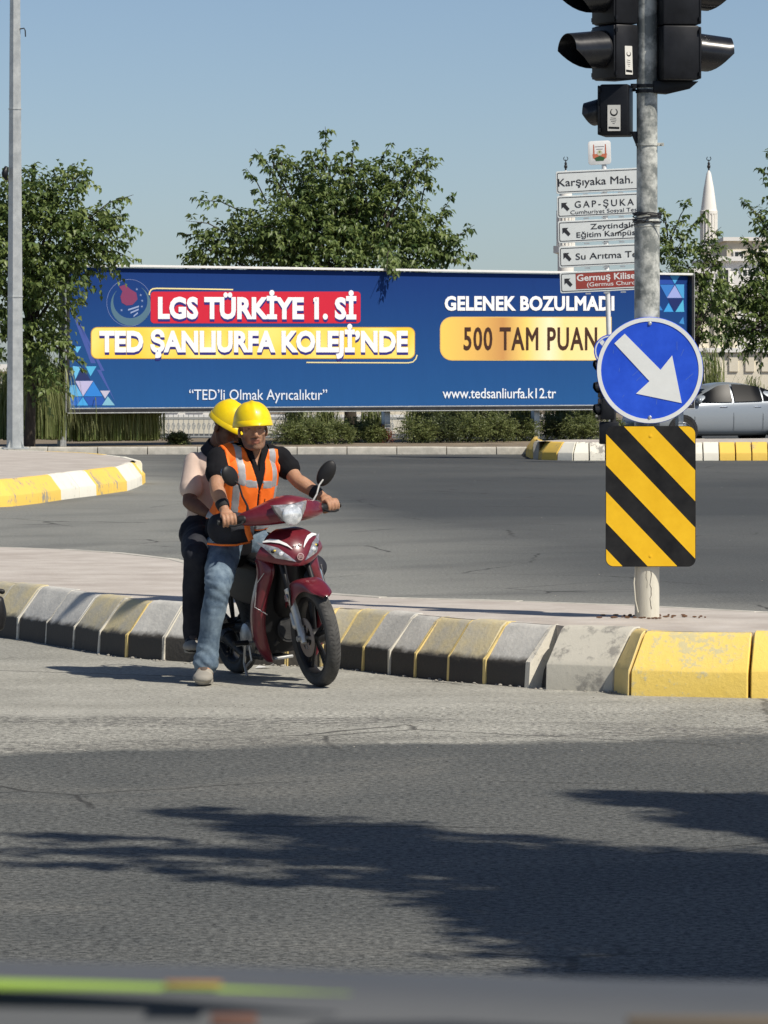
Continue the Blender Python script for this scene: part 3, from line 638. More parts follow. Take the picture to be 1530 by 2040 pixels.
mb = MB(); mb.box((-sx, 0.02, 0.2), (0.2, 0.014, 0.03)); mb.box((-sx, 0.02, -0.2), (0.2, 0.014, 0.03)); mb.build('bracket', m_steel, sgn)
# striped hazard panel
hz = empty('hazard_panel', (PB.x, PB.y-0.085, 0)); tag(hz, 'tall yellow and black striped hazard panel below the round blue sign', 'hazard sign')
D2 = PB.y-0.085; hx0, hx1 = (1206.5-765)/F*D2-PB.x, (1386-765)/F*D2-PB.x; hz0, hz1 = CH-(1129-730)/F*D2, CH-(848.5-730)/F*D2
base = rrect(hx0, hz0, hx1, hz1, 0.045)
mb = MB(); mb.prism(base, fnv, -0.004, 0.0); mb.build('plate', m_blksign, hz, bevel=0.001, seg=1)
def clip(poly_, a, b, c):   # keep a*u + b*v <= c
    out = []
    for i in range(len(poly_)):
        p, q = poly_[i], poly_[(i+1) % len(poly_)]; dp = a*p[0]+b*p[1]-c; dq = a*q[0]+b*q[1]-c
        if dp <= 0: out.append(p)
        if dp*dq < 0: t = dp/(dp-dq); out.append((p[0]+(q[0]-p[0])*t, p[1]+(q[1]-p[1])*t))
    return out
upp = D2/F
inner_ = rrect(hx0+0.003, hz0+0.003, hx1-0.003, hz1-0.003, 0.043)
for k in range(-4, 3):
    xa = hx0+(1242-1206.5+109*k)*upp; xb = xa+59*upp     # a band between two falling diagonals
    # line: u = xa + (hz1 - v)/1.05  ->  u + v/1.05 = xa + hz1/1.05
    q = clip(inner_, -1, -1/1.05, -(xa+hz1/1.05)); q = clip(q, 1, 1/1.05, xb+hz1/1.05) if len(q) > 2 else q
    if len(q) > 2: mb = MB(); mb.prism(q, fnv, 0.0006, 0.0016); mb.build('yellow_stripe', m_yelsign, hz, smooth=False)
for z in (hz1-0.058, hz0+0.062):
    mb = MB(); mb.lathe([(0.009, -0.0016), (0.009, -0.004), (0.0005, -0.005)], origin=((1296-765)/F*D2-PB.x, 0, z), axis='y', n=10); mb.build('rivet', m_yelsign, hz)
mb = MB(); mb.box((0, 0.012, hz1-0.16), (0.2, 0.012, 0.03)); mb.box((0, 0.012, hz0+0.16), (0.2, 0.012, 0.03)); mb.build('bracket', m_steel, hz)

# signal heads
def signal_head(name, c, face, wd, dp, zb, zt_, lamps, label, parent=None, hood=0.24, lens_r=0.1, joints=()):
    """c: centre of the front face in plan; face: unit vector the lenses look along"""
    e = empty(name, (c[0], c[1], 0)); e.rotation_euler = (0, 0, math.atan2(face[1], face[0]))
    tag(e, label, 'traffic light')
    zs = [zb]+list(joints)+[zt_]
    for a, b in zip(zs[:-1], zs[1:]):
        mb = MB(); mb.box((-dp/2, 0, (a+b)/2), (dp, wd, b-a-0.003)); mb.build('housing', m_plastic, e, bevel=0.012, seg=2)
        mb = MB(); mb.box((0.006, 0, (a+b)/2), (0.014, wd*0.97, b-a-0.016)); mb.build('door', m_plastic, e, bevel=0.006, seg=2)
        mb = MB()
        for z in (a+0.035, b-0.035):
            for s_ in (-1, 1): mb.tube([(0.0, s_*(wd/2+0.006), z-0.012), (0.0, s_*(wd/2+0.006), z+0.012)], 0.008, 8)
        mb.build('hinge', m_plastic, e)
    for z in lamps:
        mb = MB(); mb.lathe([(lens_r*1.13, 0.010), (lens_r*1.13, 0.024), (lens_r, 0.026), (lens_r, 0.014)], origin=(0, 0, z), axis='x', n=28); mb.build('lens_ring', m_plastic, e)
        mb = MB(); mb.lathe([(lens_r*math.cos(t), 0.014+0.035*math.sin(t)) for t in [k*math.pi/2/6 for k in range(7)]], origin=(0, 0, z), axis='x', n=28); mb.build('lens', m_lens, e)
        # cowl hood: full at the root, cut away below towards the tip
        mb = MB(); n = 30; r0 = lens_r*1.12; rings = []
        for j in range(9):
            f = j/8; a_half = R(178-92*max(0, f-0.28)**0.9/0.72**0.9); rr_ = r0*(1-0.05*f)
            rings.append([Vector((0.02+hood*f, rr_*math.sin(-a_half+2*a_half*k/n), z+rr_*math.cos(-a_half+2*a_half*k/n)-0.02*f)) for k in range(n+1)])
        mb.loft(rings, cap=False, closed=False); o = mb.build('hood', m_hood, e, solid=0.003)
    return e
Lf = Vector((-0.87, -0.50, 0)).normalized(); sc_ = PB.y/F
def hx(px, D=PB.y): return (px-765)/F*D
def hzz(py, D=PB.y): return CH-(py-730)/F*D
lc = Vector((hx(1204), PB.y-0.02, 0))
z_ = [hzz(y) for y in (160, 50, -62)]
lh = signal_head('traffic_signal', (lc.x, lc.y), Lf, 0.245, 0.155, z_[0], hzz(-175), [hzz(99), hzz(-12), hzz(-124)], 'black traffic light high on the left of the near pole, three hooded lamps turned left', hood=0.235, lens_r=0.098, joints=(z_[1], z_[2]))
Rf = Vector((0.985, 0.17, 0)).normalized(); rc = Vector((hx(1383), PB.y+0.02, 0))
rh = signal_head('traffic_signal', (rc.x, rc.y), Rf, 0.27, 0.215, hzz(162), hzz(-175), [hzz(103), hzz(-18), hzz(-132)], 'black traffic light high on the right of the near pole, hoods pointing right', hood=0.195, lens_r=0.098, joints=(hzz(53), hzz(-62)))
sf = Vector((-0.93, 0.2, 0)).normalized(); s2 = Vector((hx(1200), PB.y+0.05, 0))
shd = signal_head('small_signal', (s2.x, s2.y), sf, 0.17, 0.17, hzz(272), hzz(168), [hzz(222)], 'small black repeater signal hanging below the left traffic light', hood=0.085, lens_r=0.068)
mb = MB(); mb.box((-0.12, -0.03, hzz(177)), (0.2, 0.05, 0.018)); mb.tube([(-0.1, -0.0, hzz(172)), (-0.2, -0.06, hzz(182))], 0.012, 8); mb.build('bracket', m_plastic, lh)
mb = MB(); mb.prism([(0, 0), (0.30, 0), (0.24, -0.045), (0.10, -0.075), (0, -0.07)], lambda u, v, h: Vector((-0.25+u*0.9, h, hzz(162)+v)), -0.04, 0.04); mb.build('bracket', m_plastic, rh, bevel=0.006)
mb = MB(); mb.prism([(0, 0), (0.12, 0), (0.13, -0.09), (0.09, -0.11)], lambda u, v, h: Vector((-0.17-u*0.5, h, hzz(262)+v)), -0.03, 0.03); mb.build('bracket', m_plastic, shd, bevel=0.006)
# stickers with the small municipal crescent mark
def sticker(parent, o, xd, zd, nrm, w_, h_):
    o = Vector(o); xd = Vector(xd).normalized(); zd = Vector(zd).normalized(); nrm = Vector(nrm).normalized(); f = lambda u, v, h: o+xd*u+zd*v+nrm*h
    mb = MB(); mb.prism(rrect(-w_/2, -h_/2, w_/2, h_/2, 0.003), f, 0, 0.0015); st = mb.build('sticker', m_paper, parent, smooth=False)
    mb = MB(); n = 16
    a = [(0.30*w_*math.cos(R(120+300*k/n)), h_*0.22+0.30*w_*math.sin(R(120+300*k/n))) for k in range(n+1)]; b = [(0.22*w_*math.cos(R(120+300*k/n)), h_*0.24+0.22*w_*math.sin(R(120+300*k/n))) for k in range(n+1)]
    mb.add([f(*p, 0.0022) for p in a+b], [(k, k+1, n+2+k, n+1+k) for k in range(n)])
    for k, (y, l) in enumerate(((-0.02, 0.3), (-0.09, 0.34), (-0.16, 0.25), (-0.23, 0.12))):
        mb.add([f(u*w_, (y+v)*h_, 0.0022) for u, v in ((-l*0.6, 0), (l*0.9, 0.02), (l*0.9, 0.035), (-l*0.6, 0.015))], [(0, 1, 2, 3)])
    mb.add([f(u*w_, v*h_, 0.0022) for u, v in ((-0.42, -0.43), (0.42, -0.41), (0.42, -0.33), (-0.42, -0.35))], [(0, 1, 2, 3)])
    mb.build('sticker_print', m_blksign, st, smooth=False)
sticker(lh, (-0.085, 0.1255, hzz(122)), (1, 0, 0), (0.03, 0, 1), (0, 1, 0), 0.05, 0.165)
sticker(shd, (-0.085, 0.0875, hzz(236)), (1, 0, 0), (0, 0, 1), (0, 1, 0), 0.075, 0.15)

# far island: direction sign, pedestrian signal and second blue sign
m_signplate = M('direction_sign_white', (0.74, 0.77, 0.75), 0.45, var=0.03); m_signtxt = M('sign_black_print', (0.02, 0.02, 0.025), 0.6)
m_brown = M('brown_tourist_panel', (0.33, 0.055, 0.04), 0.5)
DS = 88.6; sb = G(1219, 880, 0.35); DS = sb.y
def dz(py): return CH-(py-730)/F*DS-0.35
def dx(px): return (px-1219)/F*DS
ds = empty('direction_sign', (sb.x, sb.y, 0.35)); ds.rotation_euler = (0, R(-1.6), 0)
tag(ds, 'white direction signpost with five stacked name boards and a square crest plaque on top', 'signpost')
mb = MB(); mb.tube([(0, 0.03, 0), (0, 0.03, dz(300))], 0.047, 16); mb.build('post', m_white, ds)
rows = [(337, 382), (386, 430), (436, 480), (487, 529), (538, 580)]
tilt = 0.045
def dfn(px, py, h):
    x = dx(px)+(px-1219)*0.0; return Vector((x, -0.03-h, dz(py)+(px-1219)/F*DS*0.020))
for i, (ya, yb) in enumerate(rows):
    x0, x1 = 1122+i*0.6, 1292
    pl = None
    mb = MB(); mb.prism(rrect(x0, yb, x1, ya, 4), lambda u, v, h: dfn(u, v, h), -0.03, 0.0); pl = mb.build('name_board', m_signplate, ds, bevel=0.004, seg=1)
    mb = MB(); q = rrect(x0+2.5, yb-3, x1-2.5, ya+3, 3); q2 = rrect(x0+3.9, yb-4.4, x1-3.9, ya+4.4, 2.6); n = len(q)
    mb.add([dfn(*p, 0.003) for p in q+q2], [(k, (k+1) % n, n+(k+1) % n, n+k) for k in range(n)]); mb.build('border', m_signtxt, pl, smooth=False)
    if i:
        ax, ay = x0+9, (ya+yb)/2
        A = [(0, -8), (12, -8), (8.6, -4.6), (16, 4.5), (11.5, 9), (3.6, 0.4), (0, 4)]
        mb = MB(); mb.prism([(ax+a, ay+b) for a, b in A], lambda u, v, h: dfn(u, v, h), 0.001, 0.004); mb.build('arrow', m_signtxt, pl, smooth=False, tri=True)
    T = lambda s, xa, yb_, xb, cap, mt=m_signtxt, off=0.006, sp=1.0: lettering(s, lambda u, v, h: dfn(u, v, h), xa, yb_, xb, -cap, mt, pl, off=off, sp=sp, h=0.005)
    if i == 0: T('Karşıyaka Mah.', 1126, 367, 1275, 15)
    if i == 1: T('GAP-ŞUKA', 1158, 411, 1276, 13, sp=1.35); T('Cumhuriyet Sosyal Tes.', 1149, 423.5, 1284, 7.5, m_signtxt, 0.0)
    if i == 2: T('Zeytindalı', 1188, 455, 1272, 10.5); T('Eğitim Kampüsü', 1160, 470.5, 1286, 10.5)
    if i == 3: T('Su Arıtma Te.', 1157, 514.5, 1284, 12.5)
    if i == 4:
        mb = MB(); mb.prism([(1156, 573), (1288, 573), (1288, 542), (1156, 542)], lambda u, v, h: dfn(u, v, h), 0.001, 0.0035); mb.build('brown_field', m_brown, pl, smooth=False)
        T('Germuş Kilisesi', 1158, 557.5, 1300-14, 13, m_white, 0.02, 1.0); T('(Germus Church)', 1178, 569, 1285, 8, m_white, 0.006)
    mb = MB()
    for a in (1180, 1216, 1250): mb.box(dfn(a, yb+3, -0.02), (0.1, 0.03, 0.028))
    mb.build('bracket', m_steel, pl)
mb = MB(); mb.prism(rrect(1187.5, 327.5, 1233, 280, 6), lambda u, v, h: dfn(u, v, h), -0.02, 0.005); pq = mb.build('crest_plaque', m_white, ds, bevel=0.004)
def shp(pts, rgb, h, nm='crest_print'):
    mb = MB(); mb.add([dfn(u, v, h) for u, v in pts], [tuple(range(len(pts)))]); mb.build(nm, pm(rgb), pq, smooth=False, tri=True)
shp([(1198+0, 287), (1199.8, 287), (1200.5, 308), (1197.5, 308)], (0.55, 0.16, 0.09), 0.008); shp([(1221.5, 287), (1223.3, 287), (1224, 308), (1221, 308)], (0.55, 0.16, 0.09), 0.008)
shp([(1196, 306), (1225, 306), (1224, 314), (1217, 319), (1205, 319), (1197, 314)], (0.60, 0.18, 0.10), 0.007)
shp([(1200, 314), (1210.5, 310), (1221, 314), (1218, 320), (1203, 320)], (0.04, 0.12, 0.05), 0.009)
shp([(1210.5+5.5*math.cos(k/10*math.pi), 304+5.5*math.sin(k/10*math.pi)) for k in range(20)], (0.62, 0.60, 0.45), 0.0085)
shp([(1210.5+2*math.cos(k/5*math.pi), 302+2*math.sin(k/5*math.pi)) for k in range(10)], (0.25, 0.30, 0.10), 0.010)
shp([(1201, 291), (1220, 291), (1220, 292), (1201, 292)], (0.25, 0.2, 0.2), 0.0085); shp([(1204, 296), (1217, 296), (1217, 297), (1204, 297)], (0.25, 0.2, 0.2), 0.0085)
# second round blue sign with pedestrian-height signal
s3 = G(1214, 884, 0.35); D3 = s3.y-0.4
b3 = empty('round_sign', (hx(1215, D3), D3-0.12, hzz(699, D3))); tag(b3, 'smaller looking round blue sign mostly hidden behind the near arrow sign', 'traffic sign')
mb = MB(); mb.prism(disc(0.305, 0, 40), fnv, -0.01, 0.0); mb.build('plate', m_blue, b3, bevel=0.003, seg=1)
mb = MB(); mb.lathe([(0.285, 0), (0.285, -0.003), (0.262, -0.003), (0.262, 0)], axis='y', n=40); mb.build('white_rim', m_wsheet, b3, smooth=False)
mb = MB(); mb.prism([((x-693)/3.558/s0, -(y-490)/3.558/s0) for x, y in ar][::-1], fnv, 0.0005, 0.003); mb.build('arrow', m_wsheet, b3, smooth=False, tri=True)
f3 = signal_head('traffic_signal', (hx(1196, D3), D3), Vector((-0.97, -0.2, 0)).normalized(), 0.3, 0.24, hzz(836, D3), hzz(708, D3), [hzz(727, D3), hzz(771, D3), hzz(815, D3)], 'black traffic light on the far right island, partly behind the round sign', hood=0.10, lens_r=0.1, joints=(hzz(793, D3), hzz(750, D3)))
p3 = empty('signal_post', (hx(1222, D3), D3+0.05, 0.35)); tag(p3, 'black post with a square base box under the far traffic light', 'post')
mb = MB(); mb.tube([(0, 0.05, 0), (0, 0.05, hzz(690, D3)-0.35)], 0.055, 14); mb.build('post', m_blackm, p3)
mb = MB(); mb.box((-0.08, 0, 0.21), (0.36, 0.26, 0.42)); mb.build('base_box', m_plastic, p3, bevel=0.02)
# street lamp on the left island
lb = G(30, 894, 0.35); lp = empty('street_lamp', lb, R(10)); tag(lp, 'tall tapering eight-sided grey lamp post on the far left island', 'lamp post')
kk = lb.y/F
def oct_(z, r): return [Vector((r*math.cos(R(22.5+45*k)), r*math.sin(R(22.5+45*k)), z)) for k in range(8)]
prev = 0
m_lamp = M('galvanised_lamp_post', (0.43, 0.45, 0.45), 0.5, 0.4, vscale=6, col2=(0.58, 0.60, 0.59), detail=8)
for a, b in (((893-893)*kk, (893-590)*kk), ((893-590)*kk, (893-216)*kk), ((893-216)*kk, 12.5)):
    ra = (17.5-a/kk*0.0075)*kk; rb = (17.5-b/kk*0.0075)*kk
    mb = MB(); mb.loft([oct_(a, ra), oct_(b, rb)]); mb.build('mast_section', m_lamp, lp, smooth=False)
    if a: mb = MB(); mb.loft([oct_(a-0.012, ra+0.012), oct_(a+0.012, ra+0.012)]); mb.build('joint_ring', m_lamp, lp, smooth=False)
mb = MB(); mb.box((0, 0, 0.01), (0.44, 0.44, 0.025))
for k in range(4):
    t = R(45+90*k); mb.prism([(0.12, 0.02), (0.21, 0.02), (0.12, 0.2)], lambda u, v, h: Vector((u*math.cos(t)-h*math.sin(t), u*math.sin(t)+h*math.cos(t), v)), -0.006, 0.006)
mb.build('base_plate', m_lamp, lp, smooth=False)
mb = MB(); zz = (893-57)*kk; mb.tube([(0.08, -0.05, zz), (0.15, -0.1, zz+0.01), (0.17, -0.1, zz-0.03), (0.175, -0.1, zz-0.14)], 0.011, 8); mb.build('hook', m_blackm, lp)
mb = MB(); zz = (893-335)*kk; mb.limb([(-0.17, -0.1, zz), (-0.19, -0.12, zz-0.1), (-0.17, -0.1, zz-0.18)], [0.04, 0.06, 0.03], n=10); mb.build('loudspeaker', m_plastic, lp)
mb = MB(); mb.tube([(0, 0, 12.4), (0.3, -0.1, 12.7), (1.6, -0.6, 13.0)], 0.04, 10); mb.build('arm', m_lamp, lp)
mb = MB(); mb.limb([(1.5, -0.55, 13.0), (2.2, -0.8, 13.08)], [(0.14, 0.06), (0.12, 0.05)], side=(0, 1, 0)); mb.build('lamp_head', m_lamp, lp)
# ================================================================ VEGETATION
m_bark = M('bark', (0.055, 0.042, 0.032), 0.9, var=0.4, vscale=18, bump=0.6, bscale=40, stretch=(1, 1, 0.25))
m_leaf = leafmat('mulberry_leaf', (0.060, 0.115, 0.034), (0.25, 0.31, 0.095), 0.38)
m_leafp = leafmat('pale_leaf', (0.05, 0.075, 0.03), (0.13, 0.15, 0.055), 0.25)
m_reed = leafmat('reed_blade', (0.13, 0.19, 0.05), (0.44, 0.45, 0.20), 0.45)
m_shrub = leafmat('shrub_leaf', (0.085, 0.12, 0.035), (0.26, 0.29, 0.11), 0.35)
m_red = leafmat('red_leaf', (0.16, 0.03, 0.02), (0.30, 0.09, 0.04), 0.2)
def leafmesh(name, pos, dirs, nrm, L_, W_, tint, mat, parent, fold=0.25, curl=0.2):
    """pos, dirs, nrm: (n,3); one folded pointed leaf of four triangles each"""
    n = len(pos); dirs = dirs/np.linalg.norm(dirs, axis=1)[:, None]
    side = np.cross(dirs, nrm); side /= np.linalg.norm(side, axis=1)[:, None]+1e-9; up = np.cross(side, dirs)
    L_ = L_[:, None]; W_ = W_[:, None]
    base = pos; mid = pos+dirs*L_*0.42-up*L_*0.03; tip = pos+dirs*L_*0.97-up*L_*curl
    r = pos+dirs*L_*0.36+side*W_*0.5+up*W_*fold; l = pos+dirs*L_*0.36-side*W_*0.5+up*W_*fold
    V = np.stack([base, r, tip, l, mid], 1).reshape(-1, 3)
    k = np.arange(n)[:, None, None]*5; T = np.array([[0, 1, 4], [1, 2, 4], [4, 2, 3], [0, 4, 3]])[None]; Fc = (T+k).reshape(-1, 3)
    me = bpy.data.meshes.new(name); me.vertices.add(len(V)); me.vertices.foreach_set('co', V.ravel().astype(np.float32))
    me.loops.add(len(Fc)*3); me.loops.foreach_set('vertex_index', Fc.ravel().astype(np.int32)); me.polygons.add(len(Fc))
    me.polygons.foreach_set('loop_start', np.arange(0, len(Fc)*3, 3, dtype=np.int32)); me.update(calc_edges=True)
    at = me.attributes.new('tint', 'FLOAT', 'POINT'); at.data.foreach_set('value', np.repeat(tint, 5).astype(np.float32))
    me.materials.append(mat); o = bpy.data.objects.new(name, me); C.objects.link(o); o.parent = parent
    return o
def unit(n): v = rng.normal(size=(n, 3)); return v/np.linalg.norm(v, axis=1)[:, None]
class Leaves:
    def __init__(s): s.p = []; s.d = []; s.n = []; s.l = []; s.w = []; s.t = []
    def sprigs(s, start, direc, length, nleaf, ll, lw, droop=0.7, tint=None):
        """start, direc: (m,3) twigs; nleaf leaves hang alternately along each"""
        m = len(start); t = np.linspace(0.08, 1.0, nleaf)[None, :, None]
        direc = direc/np.linalg.norm(direc, axis=1)[:, None]
        ax = start[:, None]+direc[:, None]*length[:, None, None]*t; ax[..., 2] -= (length[:, None]*0.28*t[..., 0]**2)
        sd = np.cross(direc, np.array([0, 0, 1.0])); sd /= np.linalg.norm(sd, axis=1)[:, None]+1e-6
        alt = np.where(np.arange(nleaf) % 2 == 0, 1, -1)[None, :, None]
        d = direc[:, None]*0.45+sd[:, None]*alt*0.75+rng.normal(size=(m, nleaf, 3))*0.28; d[..., 2] -= droop*(0.6+0.8*rng.random((m, nleaf)))
        nn = np.zeros((m, nleaf, 3)); nn[..., 2] = 1; nn += rng.normal(size=(m, nleaf, 3))*0.45; nn += d*np.array([1, 1, 0])*0.8
        k = m*nleaf; sz = (0.75+0.5*rng.random(k)).ravel(); tt = rng.random(m)*0.65
        s.p.append(ax.reshape(-1, 3)); s.d.append(d.reshape(-1, 3)); s.n.append(nn.reshape(-1, 3)); s.l.append(ll*sz); s.w.append(lw*sz)
        s.t.append(np.clip(np.repeat(tt, nleaf)+rng.random(k)*0.4, 0, 1))
    def blob(s, c, r, m, ll, lw, nleaf=7, length=0.38, up=0.5, droop=0.7, shell=0.55):
        u = unit(m); rr = (shell+(1-shell)*rng.random(m)) ** 1.0 * np.where(rng.random(m) < 0.25, rng.random(m), 1)
        st = np.array(c)[None]+u*np.array(r)[None]*rr[:, None]*0.86
        d = u*0.9+rng.normal(size=(m, 3))*0.45; d[:, 2] += up
        s.sprigs(st, d, length*(0.6+0.8*rng.random(m)), nleaf, ll, lw, droop)
    def shoot(s, a, b, ll, lw, n=26, spread=0.07, parentwood=None):
        a = np.array(a); b = np.array(b); v = b-a; L_ = np.linalg.norm(v); k = max(3, int(n/5)); t = np.linspace(0.0, 0.86, k)
        st = a[None]+v[None]*t[:, None]+rng.normal(size=(k, 3))*spread*L_*0.4; st[:, 2] += 0.10*L_*np.sin(t*math.pi)
        d = v[None]/L_*1.1+rng.normal(size=(k, 3))*0.6
        s.sprigs(st, d, 0.30*(1.15-t*0.7)*max(0.6, min(1.2, L_)), 7, ll, lw, 0.75)
        if parentwood is not None: parentwood.tube([a, (a+b)/2+np.array([0, 0, 0.10*L_]), b], [0.02, 0.012, 0.004], 6)
    def build(s, name, mat, parent, fold=0.25, curl=0.2):
        return leafmesh(name, np.concatenate(s.p), np.concatenate(s.d), np.concatenate(s.n), np.concatenate(s.l), np.concatenate(s.w), np.concatenate(s.t), mat, parent, fold, curl)
def tree(name, label, base, trunk_top, r0, blobs, shoots, D, ll=0.15, lw=0.082, dens=1.0, mat=None, dj=1.0, trunk_lean=None, limbs=10, nleaf=7):
    """blobs: (px, py, radius px, depth offset) in the photograph, turned into metres at the tree's distance"""
    base = Vector(base); e = empty(name, base); tag(e, label, 'tree')
    wood = MB(); tt = Vector(trunk_top)-base
    wood.tube([(0, 0, -0.1), tt*0.4+Vector((0.05, 0.03, 0)), tt], [r0*1.15, r0*0.85, r0*0.7], 10)
    lv = Leaves()
    wb = []
    for px, py, rp, dd in blobs:
        c = P(px, py, D+dd*dj)-base; r = rp/F*D; wb.append((c, r))
        m = int(dens*58*r*r/0.5+6); lv.blob(c, (r, r*0.95, r*0.9), m, ll, lw, nleaf)
        q = tt.lerp(c, 0.55)+Vector((random.uniform(-.1, .1), random.uniform(-.1, .1), 0.12)); wood.tube([tt*random.uniform(0.75, 1), q, c], [r0*0.42, r0*0.26, r0*0.10], 7)
        for _ in range(3):
            v = Vector(unit(1)[0])*r*0.9; wood.tube([c*0.9+q*0.1, c+v*0.5+Vector((0, 0, 0.05)), c+v], [r0*0.14, r0*0.08, 0.004], 5)
    for sh in shoots:
        a = P(sh[0], sh[1], D+(sh[4] if len(sh) > 4 else 0))-base; b = P(sh[2], sh[3], D+(sh[5] if len(sh) > 5 else random.uniform(-.5, .3)))-base
        lv.shoot(a, b, ll, lw, parentwood=wood, n=int(14+26*(b-a).length))
    lv.build('crown', mat or m_leaf, e); wood.build('trunk', m_bark, e, ang=80)
    return e
ct = G(697, 886, 0.0); 
tree('mulberry_tree', 'broad dark green mulberry tree rising behind the middle of the billboard', P(697, 892, 104.5)*Vector((1, 1, 0)) if False else (P(697, 880, 104.5).x, 104.5, 0.0), (P(690, 600, 104.5).x, 104.5, 2.6), 0.15,
     [(650, 430, 85, 0), (560, 455, 75, -.3), (475, 475, 58, .2), (760, 430, 85, .1), (835, 470, 62, 0), (655, 345, 48, 0), (595, 375, 50, .2), (720, 365, 52, -.2), (800, 355, 38, 0), (425, 500, 45, 0), (880, 500, 40, .2), (650, 510, 100, -.6), (540, 510, 85, .5), (800, 515, 80, -.4), (700, 440, 95, .8), (610, 480, 90, .7), (545, 325, 26, 0), (830, 330, 28, 0)],
     [(560, 380, 508, 296), (530, 400, 490, 335), (500, 430, 378, 398), (460, 470, 370, 440), (430, 480, 357, 468), (430, 520, 364, 512), (650, 340, 648, 252), (700, 340, 706, 283), (745, 360, 778, 283), (800, 380, 852, 305), (840, 400, 852, 350), (860, 480, 903, 385), (850, 500, 893, 420), (880, 510, 945, 448), (890, 525, 948, 512), (610, 370, 575, 318), (570, 350, 545, 300), (630, 340, 615, 300), (770, 505, 787, 552, -4.5, -6.3), (775, 500, 770, 545, -4.5, -6.4), (400, 500, 372, 530)], 104.5, dens=1.6)
# left tree stands just in front of the board, its twigs hang over the board's edge
tree('mulberry_tree', 'leafy green tree at the left edge whose twigs hang over the end of the billboard', (P(58, 880, 92.9).x, 92.9, 0.13), (P(60, 600, 92.6).x, 92.2, 3.0), 0.11,
     [(60, 400, 62, 0), (120, 400, 58, 0), (90, 480, 95, 0), (170, 470, 62, -.2), (10, 420, 70, .2), (10, 530, 95, 0), (110, 560, 62, -.3), (150, 530, 45, 0), (60, 640, 62, .1), (20, 680, 60, 0), (95, 690, 42, -.1), (205, 500, 36, 0), (215, 450, 30, 0), (-60, 520, 120, 0), (75, 760, 42, .3), (150, 365, 28, 0)],
     [(170, 440, 266, 388), (190, 460, 250, 425), (190, 500, 273, 520), (210, 490, 262, 470), (105, 625, 173, 602, 0, -.3), (100, 670, 150, 705, 0, 0), (110, 690, 170, 738, 0, -.2), (60, 380, 68, 325), (120, 380, 145, 325), (20, 380, 10, 330), (120, 560, 182, 548, 0, .2), (90, 620, 130, 640, 0, 0)], 92.0, ll=0.135, dens=1.9)
tree('mulberry_tree', 'thin tree just right of the galvanised pole, rising behind the billboard end', (P(1392, 880, 107).x, 107, 0.0), (P(1385, 640, 107).x, 107, 2.4), 0.07,
     [(1345, 490, 36, 0), (1375, 530, 42, 0), (1335, 545, 42, 0), (1400, 590, 40, 0), (1325, 500, 30, 0), (1395, 640, 38, 0), (1415, 540, 26, 0), (1400, 690, 30, 0), (1420, 600, 30, 0), (1360, 600, 34, 0), (1410, 500, 18, 0)],
     [(1335, 480, 1378, 394), (1350, 500, 1408, 418), (1380, 520, 1437, 452), (1330, 470, 1322, 412), (1390, 560, 1440, 520)], 107, dens=0.9, ll=0.15)
tree('mulberry_tree', 'sparse drooping tree at the right edge above the silver car', (P(1590, 880, 109).x, 109, 0.0), (P(1580, 640, 109).x, 109, 2.6), 0.11,
     [(1575, 440, 45, 0), (1515, 520, 34, 0), (1500, 570, 36, 0), (1420, 640, 26, .5), (1460, 590, 30, 0), (1520, 600, 45, 0), (1530, 440, 30, 0), (1450, 670, 26, 0), (1500, 690, 22, 0), (1540, 560, 42, 0), (1480, 600, 36, 0), (1505, 640, 44, 0), (1550, 500, 38, 0), (1445, 625, 26, 0), (1580, 620, 70, 0), (1540, 680, 30, 0), (1465, 660, 28, 0), (1590, 370, 50, 0), (1430, 590, 20, 0)],
     [(1545, 480, 1476, 398), (1560, 510, 1490, 430), (1570, 400, 1512, 335), (1530, 560, 1478, 468), (1500, 670, 1484, 716), (1460, 660, 1440, 702), (1560, 380, 1530, 300), (1520, 650, 1528, 712), (1540, 520, 1480, 500), (1500, 620, 1430, 570)], 109, dens=0.95, ll=0.15)

# tall arching grass clumps
def grass_clump(name, label, base, h, n=150, spread=0.45, lean=0.0, group=None, mat=None):
    e = empty(name, base); tag(e, label, 'plant', group); vs = []; fs = []; tn = []
    for i in range(n):
        a = rng.random()*6.283; out = spread*(0.25+rng.random()); hh = h*(0.65+0.45*rng.random()); x0, y0 = rng.normal(0, 0.13, 2); upr = rng.random() < 0.45; w_ = 0.006+0.009*rng.random(); t0 = rng.random()
        sx, sy = -math.sin(a), math.cos(a); seg = 6; o = len(vs)
        for k in range(seg+1):
            t = k/seg; r = out*(t**1.6); z = hh*(1.55*t-0.75*t**2.6) if t < 0.999 else hh*0.72
            z = hh*math.sin(math.pi*min(0.90, 0.04+(0.50 if upr else 0.86)*t**0.85)); r = out*t**1.25*(0.6 if upr else 1); ww = w_*(1-t**2*0.9)
            px_, py_ = x0+math.cos(a)*r+lean*t, y0+math.sin(a)*r
            vs += [(px_-sx*ww, py_-sy*ww, z), (px_+sx*ww, py_+sy*ww, z+0.004)]; tn += [min(1, t0*0.6+0.4*t)]*2
        for k in range(seg): fs.append((o+2*k, o+2*k+1, o+2*k+3, o+2*k+2))
    me = bpy.data.meshes.new('blades'); me.from_pydata(vs, [], fs); at = me.attributes.new('tint', 'FLOAT', 'POINT'); at.data.foreach_set('value', np.array(tn, np.float32)); me.materials.append(mat or m_reed)
    o = bpy.data.objects.new('blades', me); C.objects.link(o); o.parent = e; tag(o, kind='stuff'); return e
def at_(px, D, z=0.13): return (P(px, 800, D).x, D, z)
